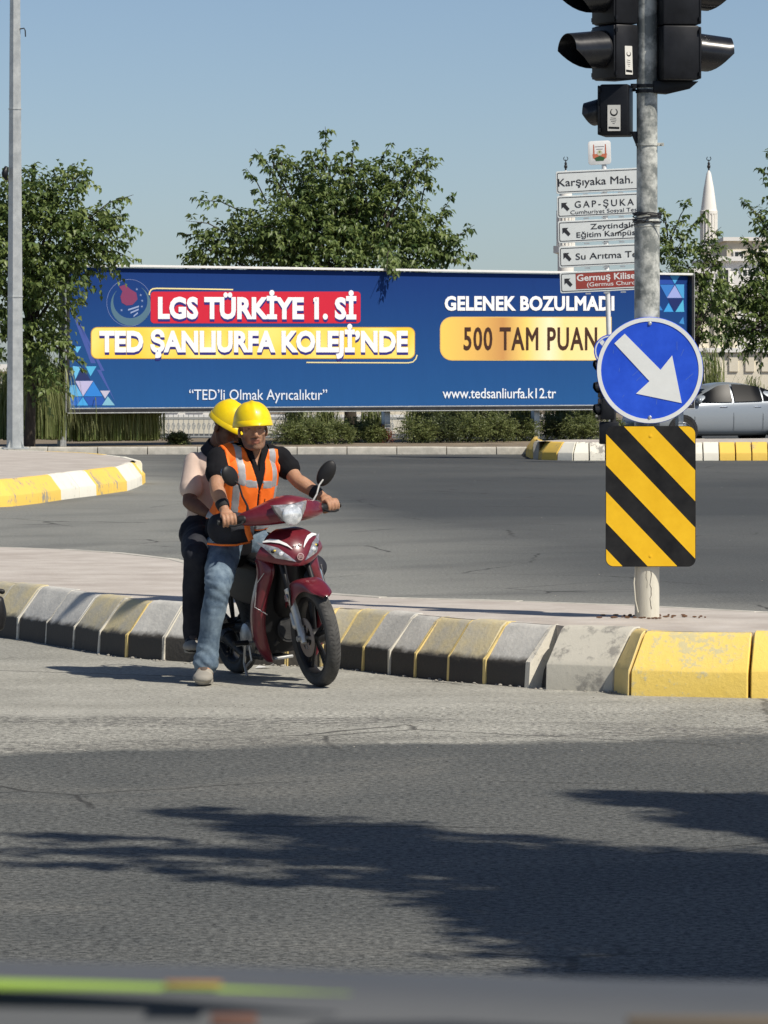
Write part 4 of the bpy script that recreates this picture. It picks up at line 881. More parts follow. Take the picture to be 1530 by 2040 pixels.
for px, dD, h, l in ((75, -.7, 1.9, 'tall arching grass clump between lamp post and billboard'), (104, .1, 1.6, 'arching grass clump beside the left billboard post'), (158, .55, 1.1, 'arching grass clump under the billboard, second from its left post'), (190, .6, 1.1, 'arching grass clump under the billboard, below the blue triangles'), (222, .55, 1.1, 'dense arching grass clump under the billboard, third right of its left post'),
                     (256, .6, 1.1, 'arching grass clump under the billboard, second from the right of the group'), (292, .55, 1.05, 'rightmost tall grass clump of the left group under the billboard'), (20, .5, 1.5, 'arching grass clump behind the lamp post foot')):
    fr = max(0, (px-125)/1249); grass_clump('grass_clump', l, at_(px, 94.0+10.4*fr/(1.1-.1*fr)*.95+dD), h, 460, 0.5 if h > 1.2 else .36, group='tall grass clumps under the billboard')
for px, D, h, l in ((590, 101.5, .8, 'dark clump behind the hedge just right of the riders'), (650, 102, .75, 'dark clump behind the hedge left of the trunk'), (745, 102.5, .8, 'dark clump behind the hedge left of the middle post'), (835, 103, .85, 'dark clump behind the hedge right of the middle post'), (870, 103.4, .9, 'dark clump behind the hedge, second right of the middle post'), (945, 104, .95, 'dark clump behind the hedge halfway between right posts'), (1040, 104.5, 1.0, 'dark clump behind the hedge left beside the fourth post'), (905, 104, 0.95, 'dark weeping clump behind the hedge left of the right billboard post'), (985, 104.5, 1.0, 'dark weeping clump behind the hedge, just left of the fourth post'), (1115, 105, 1.0, 'dark weeping clump behind the hedge right of the fourth post'), (1165, 105.5, 0.95, 'dark weeping clump behind the hedge near the black signal')):
    grass_clump('grass_clump', l, at_(px, D, 0.1), h, 170, 0.5, group='weeping clumps behind the hedge', mat=m_shrub)
grass_clump('grass_clump', 'tall pale willowy clump behind the silver car roof', at_(1416, 112, 0), 2.1, 160, 0.5)
grass_clump('grass_clump', 'small pale grass clump above the rear of the silver car', at_(1500, 113, 0), 1.45, 120, 0.5)
# low shrubs along the planting strip
def shrub(label, px, D, w_, h, mat=None, group='low shrubs of the hedge under the billboard', ll=0.05, n=170):
    e = empty('low_shrub', at_(px, D)); tag(e, label, 'shrub', group); lv = Leaves()
    h = h*1.12; w_ = w_*1.12; n = int(n*1.7); lv.blob((0, 0, h*0.5), (w_, w_*0.8, h*0.5), n, ll, ll*0.5, 7, 0.16, 0.5, 0.1, 0.5); lv.blob((w_*0.5, 0, h*0.4), (w_*0.6, w_*0.6, h*0.4), n//2, ll, ll*0.5, 7, 0.14, 0.6, 0.1)
    lv.build('foliage', mat or m_shrub, e); wd = MB()
    for k in range(5): a = k*1.26; wd.tube([(0, 0, 0), (w_*0.4*math.cos(a), w_*0.3*math.sin(a), h*0.7)], [0.012, 0.005], 5)
    wd.build('stem', m_bark, e)
for px, D, w_, h, l, mt in ((575, 96.3, .38, .42, 'low green shrub just right of the front rider\'s helmet', None), (622, 96.6, .36, .5, 'rounded low shrub between the riders and the dark tree trunk', None), (668, 96.2, .34, .46, 'low shrub touching the left side of the dark tree trunk', None), (735, 96.2, .3, .42, 'low shrub between dark tree trunk and middle post', None), (757, 95.9, .16, .3, 'small red leaved plant beside the middle post', m_red),
                            (828, 96.6, .42, .5, 'low shrub just right of the middle billboard post', None), (878, 96.4, .44, .55, 'yellowish green shrub in the hedge, second from the middle post', m_leafp), (932, 96.8, .46, .58, 'low shrub halfway along the hedge between the two right posts', None), (985, 96.5, .46, .6, 'bushy shrub two places left of the fourth post', None), (1035, 96.9, .42, .52, 'low shrub touching the left side of the fourth post', None),
                            (1115, 97.2, .42, .52, 'low shrub right of the fourth post', m_leafp), (1160, 97.0, .42, .55, 'low shrub beside the black far signal', None), (600, 97.4, .4, .5, 'shrub in the second hedge row beside the front rider', None), (700, 97.3, .3, .45, 'shrub in front of the dark tree trunk', None), (853, 97.5, .44, .55, 'second row shrub between the middle post and the yellowish one', None), (905, 97.6, .46, .6, 'second row shrub right of the yellowish one', None), (960, 97.7, .46, .62, 'second row shrub in the middle of the right hedge', None), (1010, 97.8, .44, .6, 'second row shrub left of the fourth post', None), (1090, 97.9, .4, .56, 'second row shrub tucked behind the fourth post', None), (1140, 98.0, .44, .56, 'second row shrub left of the black far signal', None), (1205, 97.4, .42, .5, 'hedge shrub hidden mostly behind the hazard panel', None), (352, 96.3, .16, .2, 'tiny shrub at the kerb left of the riders', None)):
    bD = 1/((1-(px-125)/1249)/94+((px-125)/1249)/103.5)
    shrub(l, px, bD+(-0.75 if min(abs(px-777), abs(px-1075)) > 48 and D < 97.25 and bD > 97 else 0.3 if D < 97.25 or (px > 1100 and D < 97.5) else 1.1) if px > 640 else D, w_, h, mt)
# the tree that throws its shade over the near road; it stands to the right, outside the picture
def over(px, py, h):
    g = G(px, py); return g+S*(h/S.z)
sh = [(1330, 1725, .60, 8.0), (1180, 1745, .46, 7.6), (1030, 1725, .36, 7.8), (900, 1700, .27, 8.2), (1450, 1770, .62, 7.9), (1500, 1870, .60, 7.2), (1370, 1840, .50, 7.4), (1230, 1830, .34, 7.1), (1480, 1600, .30, 8.6), (1360, 1592, .20, 8.8), (1540, 1640, .3, 8.3), (1450, 1935, .42, 7.0), (1100, 1800, .26, 7.3), (1600, 1760, .9, 8.0), (1650, 1880, 1.0, 7.5), (720, 1690, .15, 8.3), (560, 1655, .10, 8.2)]
g0 = over(1750, 1750, 5.5); e = empty('street_tree', (g0.x, g0.y, 0)); tag(e, 'street tree outside the frame that shades the near road', 'tree')
lv = Leaves(); wood = MB(); bs_ = Vector((g0.x, g0.y, 0)); top = Vector((0, 0, 5.2)); wood.tube([(0, 0, 0), (0.1, 0, 2.5), top], [0.26, 0.2, 0.17], 12)
for px, py, r, h in sh:
    c = over(px, py, h)-bs_; lv.blob(c, (r*1.15, r*0.85, r*0.5), int((50 if r > .2 else 16)+330*r*r), 0.16, 0.10, 7, 0.3, 0.2, 0.4, 0.1)
    wood.tube([top*0.95, top.lerp(c, 0.6)+Vector((0, 0, 0.3)), c], [0.09, 0.06, 0.03], 8)
for a, b in (((900, 1700), (560, 1655)), ((900, 1690), (420, 1618)), ((820, 1670), (300, 1606)), ((900, 1720), (520, 1718)), ((700, 1712), (180, 1688)), ((520, 1700), (20, 1692)), ((1100, 1790), (850, 1800)), ((1000, 1790), (640, 1745)), ((1230, 1845), (880, 1862)), ((1400, 1595), (1170, 1577)), ((1450, 1610), (1220, 1602)), ((1300, 1840), (1010, 1838)), ((1450, 1950), (1250, 1935)), ((420, 1735), (60, 1722)), ((760, 1770), (400, 1752)), ((300, 1672), (60, 1665)), ((1300, 1700), (640, 1640)), ((1030, 1745), (560, 1742))):
    h = 7.9; a3 = over(*a, h)-bs_; b3_ = over(*b, h-0.3)-bs_
    lv.shoot(a3, b3_, 0.15, 0.085, parentwood=wood, n=int(50*(a3-b3_).length)); lv.shoot(a3+Vector((0, .1, 0)), a3.lerp(b3_, 0.75), 0.15, 0.085, n=int(40*(a3-b3_).length))
lv.build('crown', m_leaf, e); wood.build('trunk', m_bark, e, ang=80)
# ================================================================ BACKGROUND BUILDINGS, FENCES, CAR
m_wall = M('cream_render', (0.72, 0.66, 0.52), 0.85, vscale=0.6, col2=(0.80, 0.75, 0.63), bump=0.1, bscale=6)
m_wall2 = M('white_render', (0.84, 0.82, 0.77), 0.85, vscale=0.5, col2=(0.86, 0.85, 0.82))
m_grey = M('grey_render', (0.36, 0.35, 0.33), 0.85, var=0.1, vscale=0.5)
m_win = M('dark_window_glass', (0.02, 0.025, 0.03), 0.08, spec=0.8)
m_stone = M('minaret_stone', (0.78, 0.76, 0.70), 0.8, vscale=0.4, col2=(0.84, 0.82, 0.77))
m_iron = M('white_wrought_iron', (0.42, 0.43, 0.42), 0.5)
m_tile = M('roof_grey', (0.35, 0.33, 0.30), 0.9, var=0.2)
def minaret(px, pytip, D, label, w_):
    b = Vector((P(px, 700, D).x, D, 0)); e = empty('minaret', b); tag(e, label, 'minaret'); k = D/F
    H = lambda py: CH-(py-730)*k
    r = w_/2*k
    mb = MB(); mb.tube([(0, 0, 0), (0, 0, H(pytip+165))], r*0.98, 20); mb.build('lower_shaft', m_stone, e, ang=40)
    mb = MB()
    for q in range(16):
        a = 2*math.pi*q/16; mb.tube([(r*math.cos(a), r*math.sin(a), H(pytip+163)), (r*math.cos(a), r*math.sin(a), H(pytip+88))], r*0.13, 6)
    mb.tube([(0, 0, H(pytip+165)), (0, 0, H(pytip+86))], r*0.98, 20); mb.build('fluted_shaft', m_stone, e)
    mb = MB(); mb.lathe([(r*0.9, H(pytip+92)), (r*1.12, H(pytip+88)), (r*1.14, H(pytip+82)), (r*1.0, H(pytip+81))], n=20); mb.build('cornice', m_stone, e)
    mb = MB(); mb.lathe([(r*1.04, H(pytip+82)), (r*0.66, H(pytip+38)), (r*0.30, H(pytip+8)), (0.05, H(pytip))], n=20); mb.build('spire', m_stone, e)
    mb = MB(); mb.tube([(0, 0, H(pytip+2)), (0, 0, H(pytip-20))], [0.10, 0.05], 8); mb.ell((0, 0, H(pytip-6)), (0.2, 0.2, 0.25)); mb.ell((0, 0, H(pytip-12)), (0.15, 0.15, 0.2))
    mb.lathe([(0.28, -0.05), (0.28, 0.05), (0.2, 0.05), (0.2, -0.05)], origin=(0, 0, H(pytip-22)), axis='y', n=14, a0=R(-240), a1=R(60)); mb.build('finial', m_blackm, e)
    mb = MB(); mb.lathe([(r*1.02, H(pytip+168)), (r*1.5, H(pytip+166)), (r*1.5, H(pytip+152)), (r*1.42, H(pytip+152)), (r*1.40, H(pytip+163)), (r, H(pytip+163))], n=20); mb.build('balcony', m_stone, e)
minaret(1412, 338, 520, 'white minaret standing right of the galvanised pole above the trees', 31)
minaret(1127, 338, 520, 'white minaret mostly hidden behind the direction signpost', 33)
def building(name, label, px0, px1, pytop, D, depth, mat, floors, bays, rot=0.0, win=(0.45, 0.5), balc=False, cols=None, roof=None):
    k = D/F; x0, x1 = P(px0, 0, D).x, P(px1, 0, D).x; H = CH-(pytop-730)*k; W_ = x1-x0
    e = empty(name, ((x0+x1)/2, D, 0), rot); tag(e, label, 'building')
    mb = MB(); mb.box((0, depth/2, H/2), (W_, depth, H)); mb.build('wall', mat, e, smooth=False)
    mb = MB(); mb.box((0, depth/2-0.1, H+0.12), (W_+0.5, depth+0.4, 0.24)); mb.build('cornice', roof or m_wall2, e, smooth=False)
    fh = H/floors; bw = W_/bays; data = {}
    for f in range(floors):
        for b in range(bays):
            cx = -W_/2+bw*(b+0.5); cz = fh*(f+0.52); ww, wh = bw*win[0], fh*win[1]
            fr_ = MB(); t = 0.09
            for c_, s_ in (((cx, -0.05, cz+wh/2), (ww+2*t, 0.12, t)), ((cx, -0.05, cz-wh/2), (ww+2*t, 0.16, t)), ((cx-ww/2, -0.05, cz), (t, 0.12, wh-t)), ((cx+ww/2, -0.05, cz), (t, 0.12, wh-t)), ((cx, -0.03, cz), (t*0.7, 0.08, wh-t))): fr_.box(c_, s_)
            w_o = fr_.build('window', m_wall2, e, smooth=False)
            pn = MB(); pn.box((cx, -0.012, cz), (ww-t, 0.03, wh-t)); pn.build('pane', m_win, w_o, smooth=False)
        if balc:
            mb = MB(); mb.box((W_*0.1, -0.55, fh*f+0.1), (W_*0.62, 1.1, 0.18)); mb.build('balcony_slab', m_wall2, e, smooth=False)
            mb = MB(); mb.box((W_*0.1, -1.05, fh*f+0.62), (W_*0.62, 0.08, 0.85)); mb.build('balcony_front', mat, e, smooth=False)
    return e
building('apartment_block', 'cream apartment block behind the right trees, highest roof at the right edge', 1448, 1640, 480, 290, 14, m_wall, 4, 4, win=(0.4, 0.42))
building('apartment_block', 'white block with balcony fronts between the minaret and the right edge', 1418, 1560, 520, 245, 12, m_wall2, 4, 3, balc=True)
building('apartment_block', 'grey block with small dark windows right of the billboard end', 1368, 1418, 545, 215, 9, m_grey, 3, 2, win=(0.34, 0.42))
building('apartment_block', 'low white block behind the thin tree near the pole', 1320, 1372, 630, 190, 8, m_wall2, 1, 3)
building('low_building', 'low white building under the sparse right tree', 1395, 1640, 640, 170, 8, m_wall2, 1, 5, win=(0.3, 0.3))
# boundary wall with recessed panels
wl = empty('boundary_wall', (P(1480, 0, 128).x, 128, 0)); tag(wl, 'cream boundary wall with recessed panels behind the silver car', 'wall'); k_ = 128/F
mb = MB(); mb.box((0, 0.25, 1.1), (4.6, 0.4, 2.2)); mb.build('wall', m_wall, wl, smooth=False)
mb = MB(); mb.box((0, 0.2, 2.26), (4.7, 0.56, 0.12)); mb.build('coping', m_wall2, wl, smooth=False)
for i in range(10):
    x = -2.1+0.46*i
    mb = MB(); mb.box((x, 0.03, 1.9), (0.26, 0.06, 0.5)); mb.build('raised_panel', m_wall, wl, bevel=0.01, smooth=False)
    if i < 5: mb = MB(); mb.box((x-0.03, 0.1, 2.9), (0.12, 0.14, 1.15)); mb.build('pilaster', m_wall, wl, smooth=False)
mb = MB(); mb.box((-1.2, 0.25, 2.9), (2.1, 0.2, 1.15)); mb.build('upper_wall', m_wall, wl, smooth=False)
# low walls and iron fence seen under the board
lw = empty('low_wall', (P(600, 0, 121).x, 121, 0)); tag(lw, 'long low cream garden wall seen beneath the billboard', 'wall')
mb = MB(); mb.box((0, 0.15, 0.22), (16.5, 0.25, 0.44)); mb.build('wall', m_wall, lw, smooth=False); mb = MB(); mb.box((0, 0.15, 0.47), (16.6, 0.32, 0.07)); mb.build('coping', m_wall2, lw, smooth=False)
fe = empty('iron_fence', (P(300, 0, 111).x, 111, 0)); tag(fe, 'pale wrought iron fence with curled pickets behind the hedge', 'fence')
FW = P(790, 0, 111).x-P(300, 0, 111).x
for z in (0.08, 0.52): mb = MB(); mb.box((FW/2, 0, z), (FW, 0.03, 0.03)); mb.build('rail', m_iron, fe, smooth=False)
pk0 = None; n_p = int(FW/0.125)
for i in range(n_p):
    if pk0 is None:
        mb = MB(); mb.tube([(0, 0, 0), (0, 0, 0.62)], 0.011, 5)
        sp = [(0.045*math.cos(t)*(1-t/14), 0, 0.32+0.10*math.sin(t)*(1-t/14)) for t in [q*0.5 for q in range(18)]]; mb.tube(sp, 0.009, 4)
        pk0 = mb.build('picket', m_iron, fe); pk0.location = (0.06, 0, 0)
    else:
        c_ = pk0.copy(); C.objects.link(c_); c_.parent = fe; c_.location = (0.06+0.125*i, 0, 0)
hs = building('low_building', 'white garden house glimpsed beneath the billboard, left of the riders', 320, 470, 735, 150, 6, m_wall2, 1, 3)
hs = building('low_building', 'cream house glimpsed beneath the billboard between trunk and riders', 610, 860, 730, 165, 6, m_wall, 1, 5, win=(0.3, 0.35))
hs = building('low_building', 'cream low house glimpsed behind the lamp post foot', -60, 60, 740, 150, 6, m_wall, 1, 3)

# ---------------------------------------------------------------- silver car
m_car = M('silver_car_paint', (0.30, 0.335, 0.37), 0.32, 0.25, coat=0.5, spec=0.5)
m_cglass = M('tinted_car_glass', (0.006, 0.007, 0.009), 0.28, spec=0.06)
m_tyre = M('tyre_rubber', (0.022, 0.022, 0.022), 0.85, var=0.3, vscale=20)
m_alloy = M('alloy_wheel', (0.45, 0.46, 0.47), 0.3, 0.8)
m_chrome = M('chrome', (0.75, 0.76, 0.78), 0.15, 1.0)
cr_ = P(1528, 0, 106.2); car_yaw = math.pi+R(22)       # heading: towards the left and a little nearer
fw = Vector((math.cos(car_yaw), math.sin(car_yaw), 0)); car_o = Vector((cr_.x, 106.2, 0))+fw*1.3-Vector((-fw.y, fw.x, 0))*0.0
car = empty('parked_car', car_o, car_yaw); tag(car, 'silver saloon car driving behind the far right island', 'car'); car.name = 'car'
# local: x forward, y left, z up. half body profile by station
st_ = [(-2.20, .60, .34, .84, .86), (-2.05, .74, .26, .90, 1.0), (-1.75, .83, .20, .97, 1.08), (-1.3, .865, .20, 1.00, 1.14), (-0.6, .875, .18, .98, 1.42), (0.0, .875, .18, .96, 1.46), (0.5, .87, .18, .94, 1.33), (1.0, .87, .18, .92, 1.02), (1.4, .86, .20, .86, .93), (1.85, .82, .22, .76, .82), (2.15, .70, .28, .62, .66), (2.28, .5, .36, .5, .52)]
rings = []
for x, hw, zb, zs, zt2 in st_:
    cab = zt2-zs > 0.2; hwt = hw*0.66 if cab else hw*0.86
    half = [(0, zb), (hw*0.8, zb), (hw*0.97, zb+0.10), (hw*1.0, zb+(zs-zb)*0.45), (hw*0.99, zs-0.10), (hw*0.95, zs), (hw*0.95+(hwt-hw*0.95)*0.5, zs+(zt2-zs)*0.55), (hwt, zt2-0.05*(1 if cab else .3)), (hwt*0.7, zt2-0.01), (0, zt2)]
    rings.append([Vector((x, y, z)) for y, z in half]+[Vector((x, -y, z)) for y, z in half[-2:0:-1]])
mb = MB(); mb.loft(rings); body = mb.build('body', m_car, car, subd=2, ang=50)
def side_pt(x, z, s_, out=0.0):
    """outer skin at the window band"""
    xs = [q[0] for q in st_]; f = lambda j: float(np.interp(x, xs, [q[j] for q in st_])); hw, zs, zt2 = f(1), f(3), max(f(4), f(3)+0.05)
    t = min(1, max(0, (z-zs)/(zt2-zs))); return Vector((x, s_*(hw*0.955+(hw*0.66-hw*0.95)*t+out), z))
for s_ in (-1, 1):
    gl = [((-1.28, 1.02), (-1.02, 1.25), (-0.80, 1.32), (-0.80, 1.01)), ((-0.76, 1.0), (-0.76, 1.33), (-0.35, 1.38), (-0.04, 1.39), (-0.04, .98)), ((0.02, .98), (0.02, 1.39), (0.32, 1.35), (0.66, 1.18), (0.98, .98), (0.9, .96))]
    for q in gl:
        xs_ = np.linspace(min(a[0] for a in q), max(a[0] for a in q), 12); rows = []
        def span(x):
            zz_ = []
            for i in range(len(q)):
                (xa, za_), (xb, zb_) = q[i], q[(i+1) % len(q)]
                if min(xa, xb)-1e-6 <= x <= max(xa, xb)+1e-6: zz_ += [za_+(zb_-za_)*((x-xa)/(xb-xa))] if abs(xb-xa) > 1e-6 else [za_, zb_]
            return min(zz_), max(zz_)
        for v in np.linspace(0, 1, 6): rows.append([side_pt(float(x), span(float(x))[0]*(1-v)+span(float(x))[1]*v, s_, 0.030) for x in xs_])
        mb = MB(); mb.loft(rows, cap=False, closed=False); mb.build('side_window', m_cglass, car, solid=0.012, ang=60)
    for x in (-0.62, 0.25):
        mb = MB(); mb.box(side_pt(x, 0.86, s_, 0.02), (0.19, 0.03, 0.028)); mb.build('door_handle', m_chrome, car, bevel=0.008)
    for x in (-0.78+0.02, -0.0, 1.0):
        mb = MB(); mb.tube([side_pt(x, 0.30, s_, 0.026), side_pt(x, 0.6, s_, 0.046), side_pt(x, 0.95, s_, 0.0)], 0.004, 4); mb.build('door_seam', m_blackm, car)
    mb = MB(); mb.limb([side_pt(0.9, 1.0, s_, 0.1), side_pt(0.9, 1.0, s_, 0.2)], [(0.08, 0.06), (0.08, 0.06)], side=(0, 0, 1)); mb.build('door_mirror', m_car, car)
for x in (-1.3, 1.3):
    for s_ in (-1, 1):
        wh = empty('wheel', (x, s_*0.78, 0.315), parent=car)
        mb = MB(); mb.lathe([(0.2, -0.1), (0.29, -0.1), (0.315, -0.07), (0.315, 0.07), (0.29, 0.1), (0.2, 0.1)], axis='y', n=28); mb.build('tyre', m_tyre, wh)
        mb = MB(); mb.lathe([(0.21, s_*0.09), (0.19, s_*0.10), (0.18, s_*0.05)], axis='y', n=28)
        for k in range(7):
            a = 2*math.pi*k/7; mb.tube([(0, s_*0.09, 0), (0.19*math.cos(a), s_*0.085, 0.19*math.sin(a))], [0.035, 0.022], 6)
        mb.build('rim', m_alloy, wh)
        mb = MB(); mb.lathe([(0.20, s_*0.035), (0.001, s_*0.035)], axis='y', n=20); mb.build('brake_backing', m_blackm, wh)
        mb = MB(); mb.lathe([(0.37, s_*-0.06), (0.37, s_*0.101), (0.30, s_*0.101), (0.30, -0.06*s_)], axis='y', n=24); mb.build('arch_lining', m_blackm, wh)
mb = MB(); mb.box((-1.9, 0, 0.5), (0.02, 0.02, 0.02))
for s_ in (-1, 1):
    mb = MB(); mb.limb([(-2.02, s_*0.6, 0.82), (-2.12, s_*0.66, 0.74)], [(0.10, 0.08), (0.08, 0.06)], side=(0, 1, 0)); mb.build('tail_lamp', M('red_lamp', (0.4, 0.02, 0.02), 0.15), car)
    mb = MB(); mb.limb([(1.95, s_*0.62, 0.66), (2.12, s_*0.5, 0.62)], [(0.12, 0.07), (0.08, 0.05)], side=(0, 1, 0)); mb.build('headlight', m_chrome, car)
mb = MB(); mb.add([(0.62, -0.6, 1.27), (0.62, 0.6, 1.27), (1.12, 0.7, 1.0), (1.12, -0.7, 1.0), (0.6, -0.6, 1.29), (0.6, 0.6, 1.29)], [(0, 1, 2, 3)]); mb.build('windscreen', m_cglass, car, solid=0.01)
# ================================================================ SCOOTER
LEAN = 7.0
fwd = Vector((0.40, -0.9165, 0)).normalized(); YAW = math.atan2(fwd.y, fwd.x)
M0 = Vector((-0.601, 25.96, 0))
MB_ = Matrix.Translation(M0) @ Matrix.Rotation(YAW, 4, 'Z')            # upright frame of the scooter: x forward, y to its left
ML_ = MB_ @ Matrix.Rotation(R(LEAN), 4, 'X')
def on_plane(Mx, px, py, x):
    inv = Mx.inverted(); o = inv @ Vector((0, 0, CH)); d = (inv @ P(px, py, 25.0))-o
    t = (x-o.x)/d.x; return o+d*t
def pb(px, py, x): return on_plane(MB_, px, py, x)
def pl_(px, py, x): return on_plane(ML_, px, py, x)
m_red = M('maroon_gloss_plastic', (0.120, 0.007, 0.015), 0.30, coat=0.4, spec=0.5, vscale=9, detail=9, col2=(0.175, 0.022, 0.032))
m_blk = M('black_plastic', (0.012, 0.012, 0.013), 0.5, spec=0.35, var=0.3)
m_seat = M('seat_vinyl', (0.014, 0.014, 0.015), 0.5, var=0.2, bump=0.2)
m_silver = M('cast_alloy', (0.42, 0.42, 0.41), 0.4, 0.7, vscale=20, col2=(0.55, 0.55, 0.53))
m_fork = M('fork_slider', (0.50, 0.50, 0.47), 0.4, 0.6, vscale=16, col2=(0.62, 0.61, 0.58))
m_dark = M('dark_engine_metal', (0.05, 0.05, 0.05), 0.55, 0.5, var=0.3, vscale=15)
m_tyre2 = M('dusty_tyre_rubber', (0.045, 0.044, 0.042), 0.85, vscale=12, col2=(0.085, 0.083, 0.078), bump=0.3)
m_lensg = M('clear_lamp_lens', (0.42, 0.45, 0.47), 0.06, 0.25, coat=1.0, vscale=26, col2=(0.92, 0.94, 0.95))
m_lensd = M('smoked_lamp_lens', (0.20, 0.20, 0.21), 0.08, 0.4, coat=1.0, vscale=30, col2=(0.52, 0.52, 0.54))
m_amber = M('amber_bulb', (0.75, 0.55, 0.08), 0.2); m_whitest = M('white_stripe', (0.75, 0.75, 0.74), 0.35)
m_disc = M('brake_disc', (0.40, 0.34, 0.30), 0.4, 0.8)
bike = empty('motor_scooter', M0, YAW, R(LEAN)); tag(bike, 'dusty maroon underbone scooter with a bright round headlight carrying two men', 'motorcycle')
def shell(name, rows, mat, t=0.004, subd=2, parent=None):
    mb = MB(); mb.loft(rows, cap=False, closed=False); return mb.build(name, mat, parent or bike, solid=t, subd=subd, ang=60)
def wheel(x, name, spokes, rr, tw):
    w_ = empty(name, (x, 0, rr), parent=bike)
    mb = MB(); ro = rr; ri = rr-0.062
    prof = [(ri, -tw*0.7), (ri+0.02, -tw*0.92), (ro-0.03, -tw), (ro-0.012, -tw*0.82), (ro-0.002, -tw*0.4), (ro, 0), (ro-0.002, tw*0.4), (ro-0.012, tw*0.82), (ro-0.03, tw), (ri+0.02, tw*0.92), (ri, tw*0.7)]
    mb.lathe(prof, axis='y', n=56); ty = mb.build('tyre', m_tyre2, w_, ang=60)
    mb = MB()
    for k in range(64):
        a = 2*math.pi*k/64
        for s_ in (-1, 1):
            c = Vector(((ro+0.0008)*math.cos(a), s_*tw*0.40, (ro+0.0008)*math.sin(a))); tdir = Vector((-math.sin(a), 0, math.cos(a))); q = (tdir*0.010+Vector((0, s_*0.010, 0)))
            wv = tdir*0.0016; mb.add([c-q-wv, c+q-wv, c+q+wv, c-q+wv], [(0, 1, 2, 3)])
    g_ = mb.build('tread_groove', m_blk, w_, smooth=False); tag(g_, kind='stuff')
    mb = MB(); mb.lathe([(ri+0.004, -tw*0.72), (ri-0.012, -tw*0.74), (ri-0.022, -tw*0.5), (ri-0.026, 0), (ri-0.022, tw*0.5), (ri-0.012, tw*0.74), (ri+0.004, tw*0.72)], axis='y', n=48)
    for k in range(spokes):
        a = 2*math.pi*k/spokes+0.35
        for da in (-0.13, 0.13):
            mb.tube([(0.035*math.cos(a), 0, 0.035*math.sin(a)), ((ri-0.02)*math.cos(a+da), 0, (ri-0.02)*math.sin(a+da))], [(0.016, 0.012), (0.011, 0.010)], 8)
    mb.lathe([(0.001, -0.045), (0.04, -0.045), (0.045, -0.02), (0.045, 0.02), (0.04, 0.045), (0.001, 0.045)], axis='y', n=20); mb.build('rim', m_blk, w_, ang=50)
    return w_
RR = 0.287; fxw = 0.62
wf = wheel(fxw, 'front_wheel', 5, RR, 0.042); wr = wheel(-0.62, 'rear_wheel', 5, RR, 0.047)
mb = MB(); mb.lathe([(0.11, -0.052), (0.11, -0.056), (0.07, -0.056), (0.07, -0.052), (0.11, -0.052)], axis='y', n=36)
for k in range(5): a = k*1.2566; mb.box((0.055*math.cos(a), -0.054, 0.055*math.sin(a)), (0.05, 0.003, 0.018), Matrix.Rotation(-a, 3, 'Y'))
mb.build('brake_disc', m_disc, wf)
# fork
ax = Vector((fxw, 0, RR)); hd = Vector((0.405, 0, 0.74)); fd = (hd-ax).normalized()
for s_ in (-1, 1):
    y = Vector((0, s_*0.078, 0)); mb = MB(); a = ax+y; mb.tube([a-fd*0.025, a, a+fd*0.30], [0.017, 0.022, 0.024], 16); mb.lathe([(0.029, -0.02), (0.029, 0.02)], axis='z', n=12)
    mb = MB(); mb.tube([a-fd*0.03, a+fd*0.02, a+fd*0.04, a+fd*0.27, a+fd*0.275, a+fd*0.30], [0.016, 0.023, 0.0205, 0.022, 0.027, 0.027], 18); f_ = mb.build('fork_leg', m_fork, bike, ang=50)
    mb = MB(); mb.tube([a+fd*0.30, hd+y-fd*0.05], 0.0165, 14); mb.build('fork_tube', m_blk, bike)
mb = MB(); mb.tube([ax+Vector((0, -0.10, 0)), ax+Vector((0, 0.10, 0))], 0.011, 12)
for s_ in (-1, 1): mb.tube([ax+Vector((0, s_*0.095, 0)), ax+Vector((0, s_*0.112, 0))], 0.017, 6)
mb.build('axle', m_silver, bike)
mb = MB(); c_ = ax+Vector((0.0, -0.082, 0))+fd*0.075+Vector((-0.03, 0, 0)); mb.limb([c_, c_+fd*0.07], [(0.026, 0.022), (0.022, 0.02)], side=(0, 1, 0)); mb.build('brake_caliper', m_silver, bike)
mb = MB(); mb.tube([c_+fd*0.06+Vector((0, -.01, 0)), ax+Vector((-.06, -.1, .25)), ax+Vector((-.14, -.08, .42)), Vector((.36, -.05, .8))], 0.005, 6); mb.build('brake_hose', m_blk, bike)
# front mudguard: arc over the wheel with side skirts that reach down over the fork
rows = []
for th, hw, sd in ((46, .018, .004), (50, .045, .014), (58, .062, .03), (70, .070, .045), (84, .076, .07), (96, .092, .115), (106, .097, .150), (118, .094, .135), (130, .080, .09), (142, .066, .05), (150, .055, .03)):
    t = R(th); r = RR+0.036+(0.012 if th < 55 else 0.0)+0.012*math.sin(R((th-46)*1.5)); c = Vector((fxw+r*math.cos(t), 0, RR+r*math.sin(t))); dn = Vector((-math.cos(t), 0, -math.sin(t))); row = []
    for q in (-1, -0.98, -0.9, -0.72, -0.4, 0, 0.4, 0.72, 0.9, 0.98, 1):
        a = abs(q); drop = sd if a == 1 else sd*0.55 if a > 0.95 else 0.018 if a > 0.85 else 0.006 if a > 0.6 else 0.001
        row.append(c+Vector((0, hw*q*(1.0 if a < 1 else 1.0), 0))+dn*drop+Vector((0, 0, 0)))
    rows.append(row)
shell('front_mudguard', rows, m_red, 0.0035)
mb = MB(); mb.lathe([(0.001, -0.006), (0.020, -0.005), (0.024, 0.0)], origin=(fxw-0.115, -0.102, RR+0.225), axis='y', n=14); mb.build('reflector', m_lensd, bike)
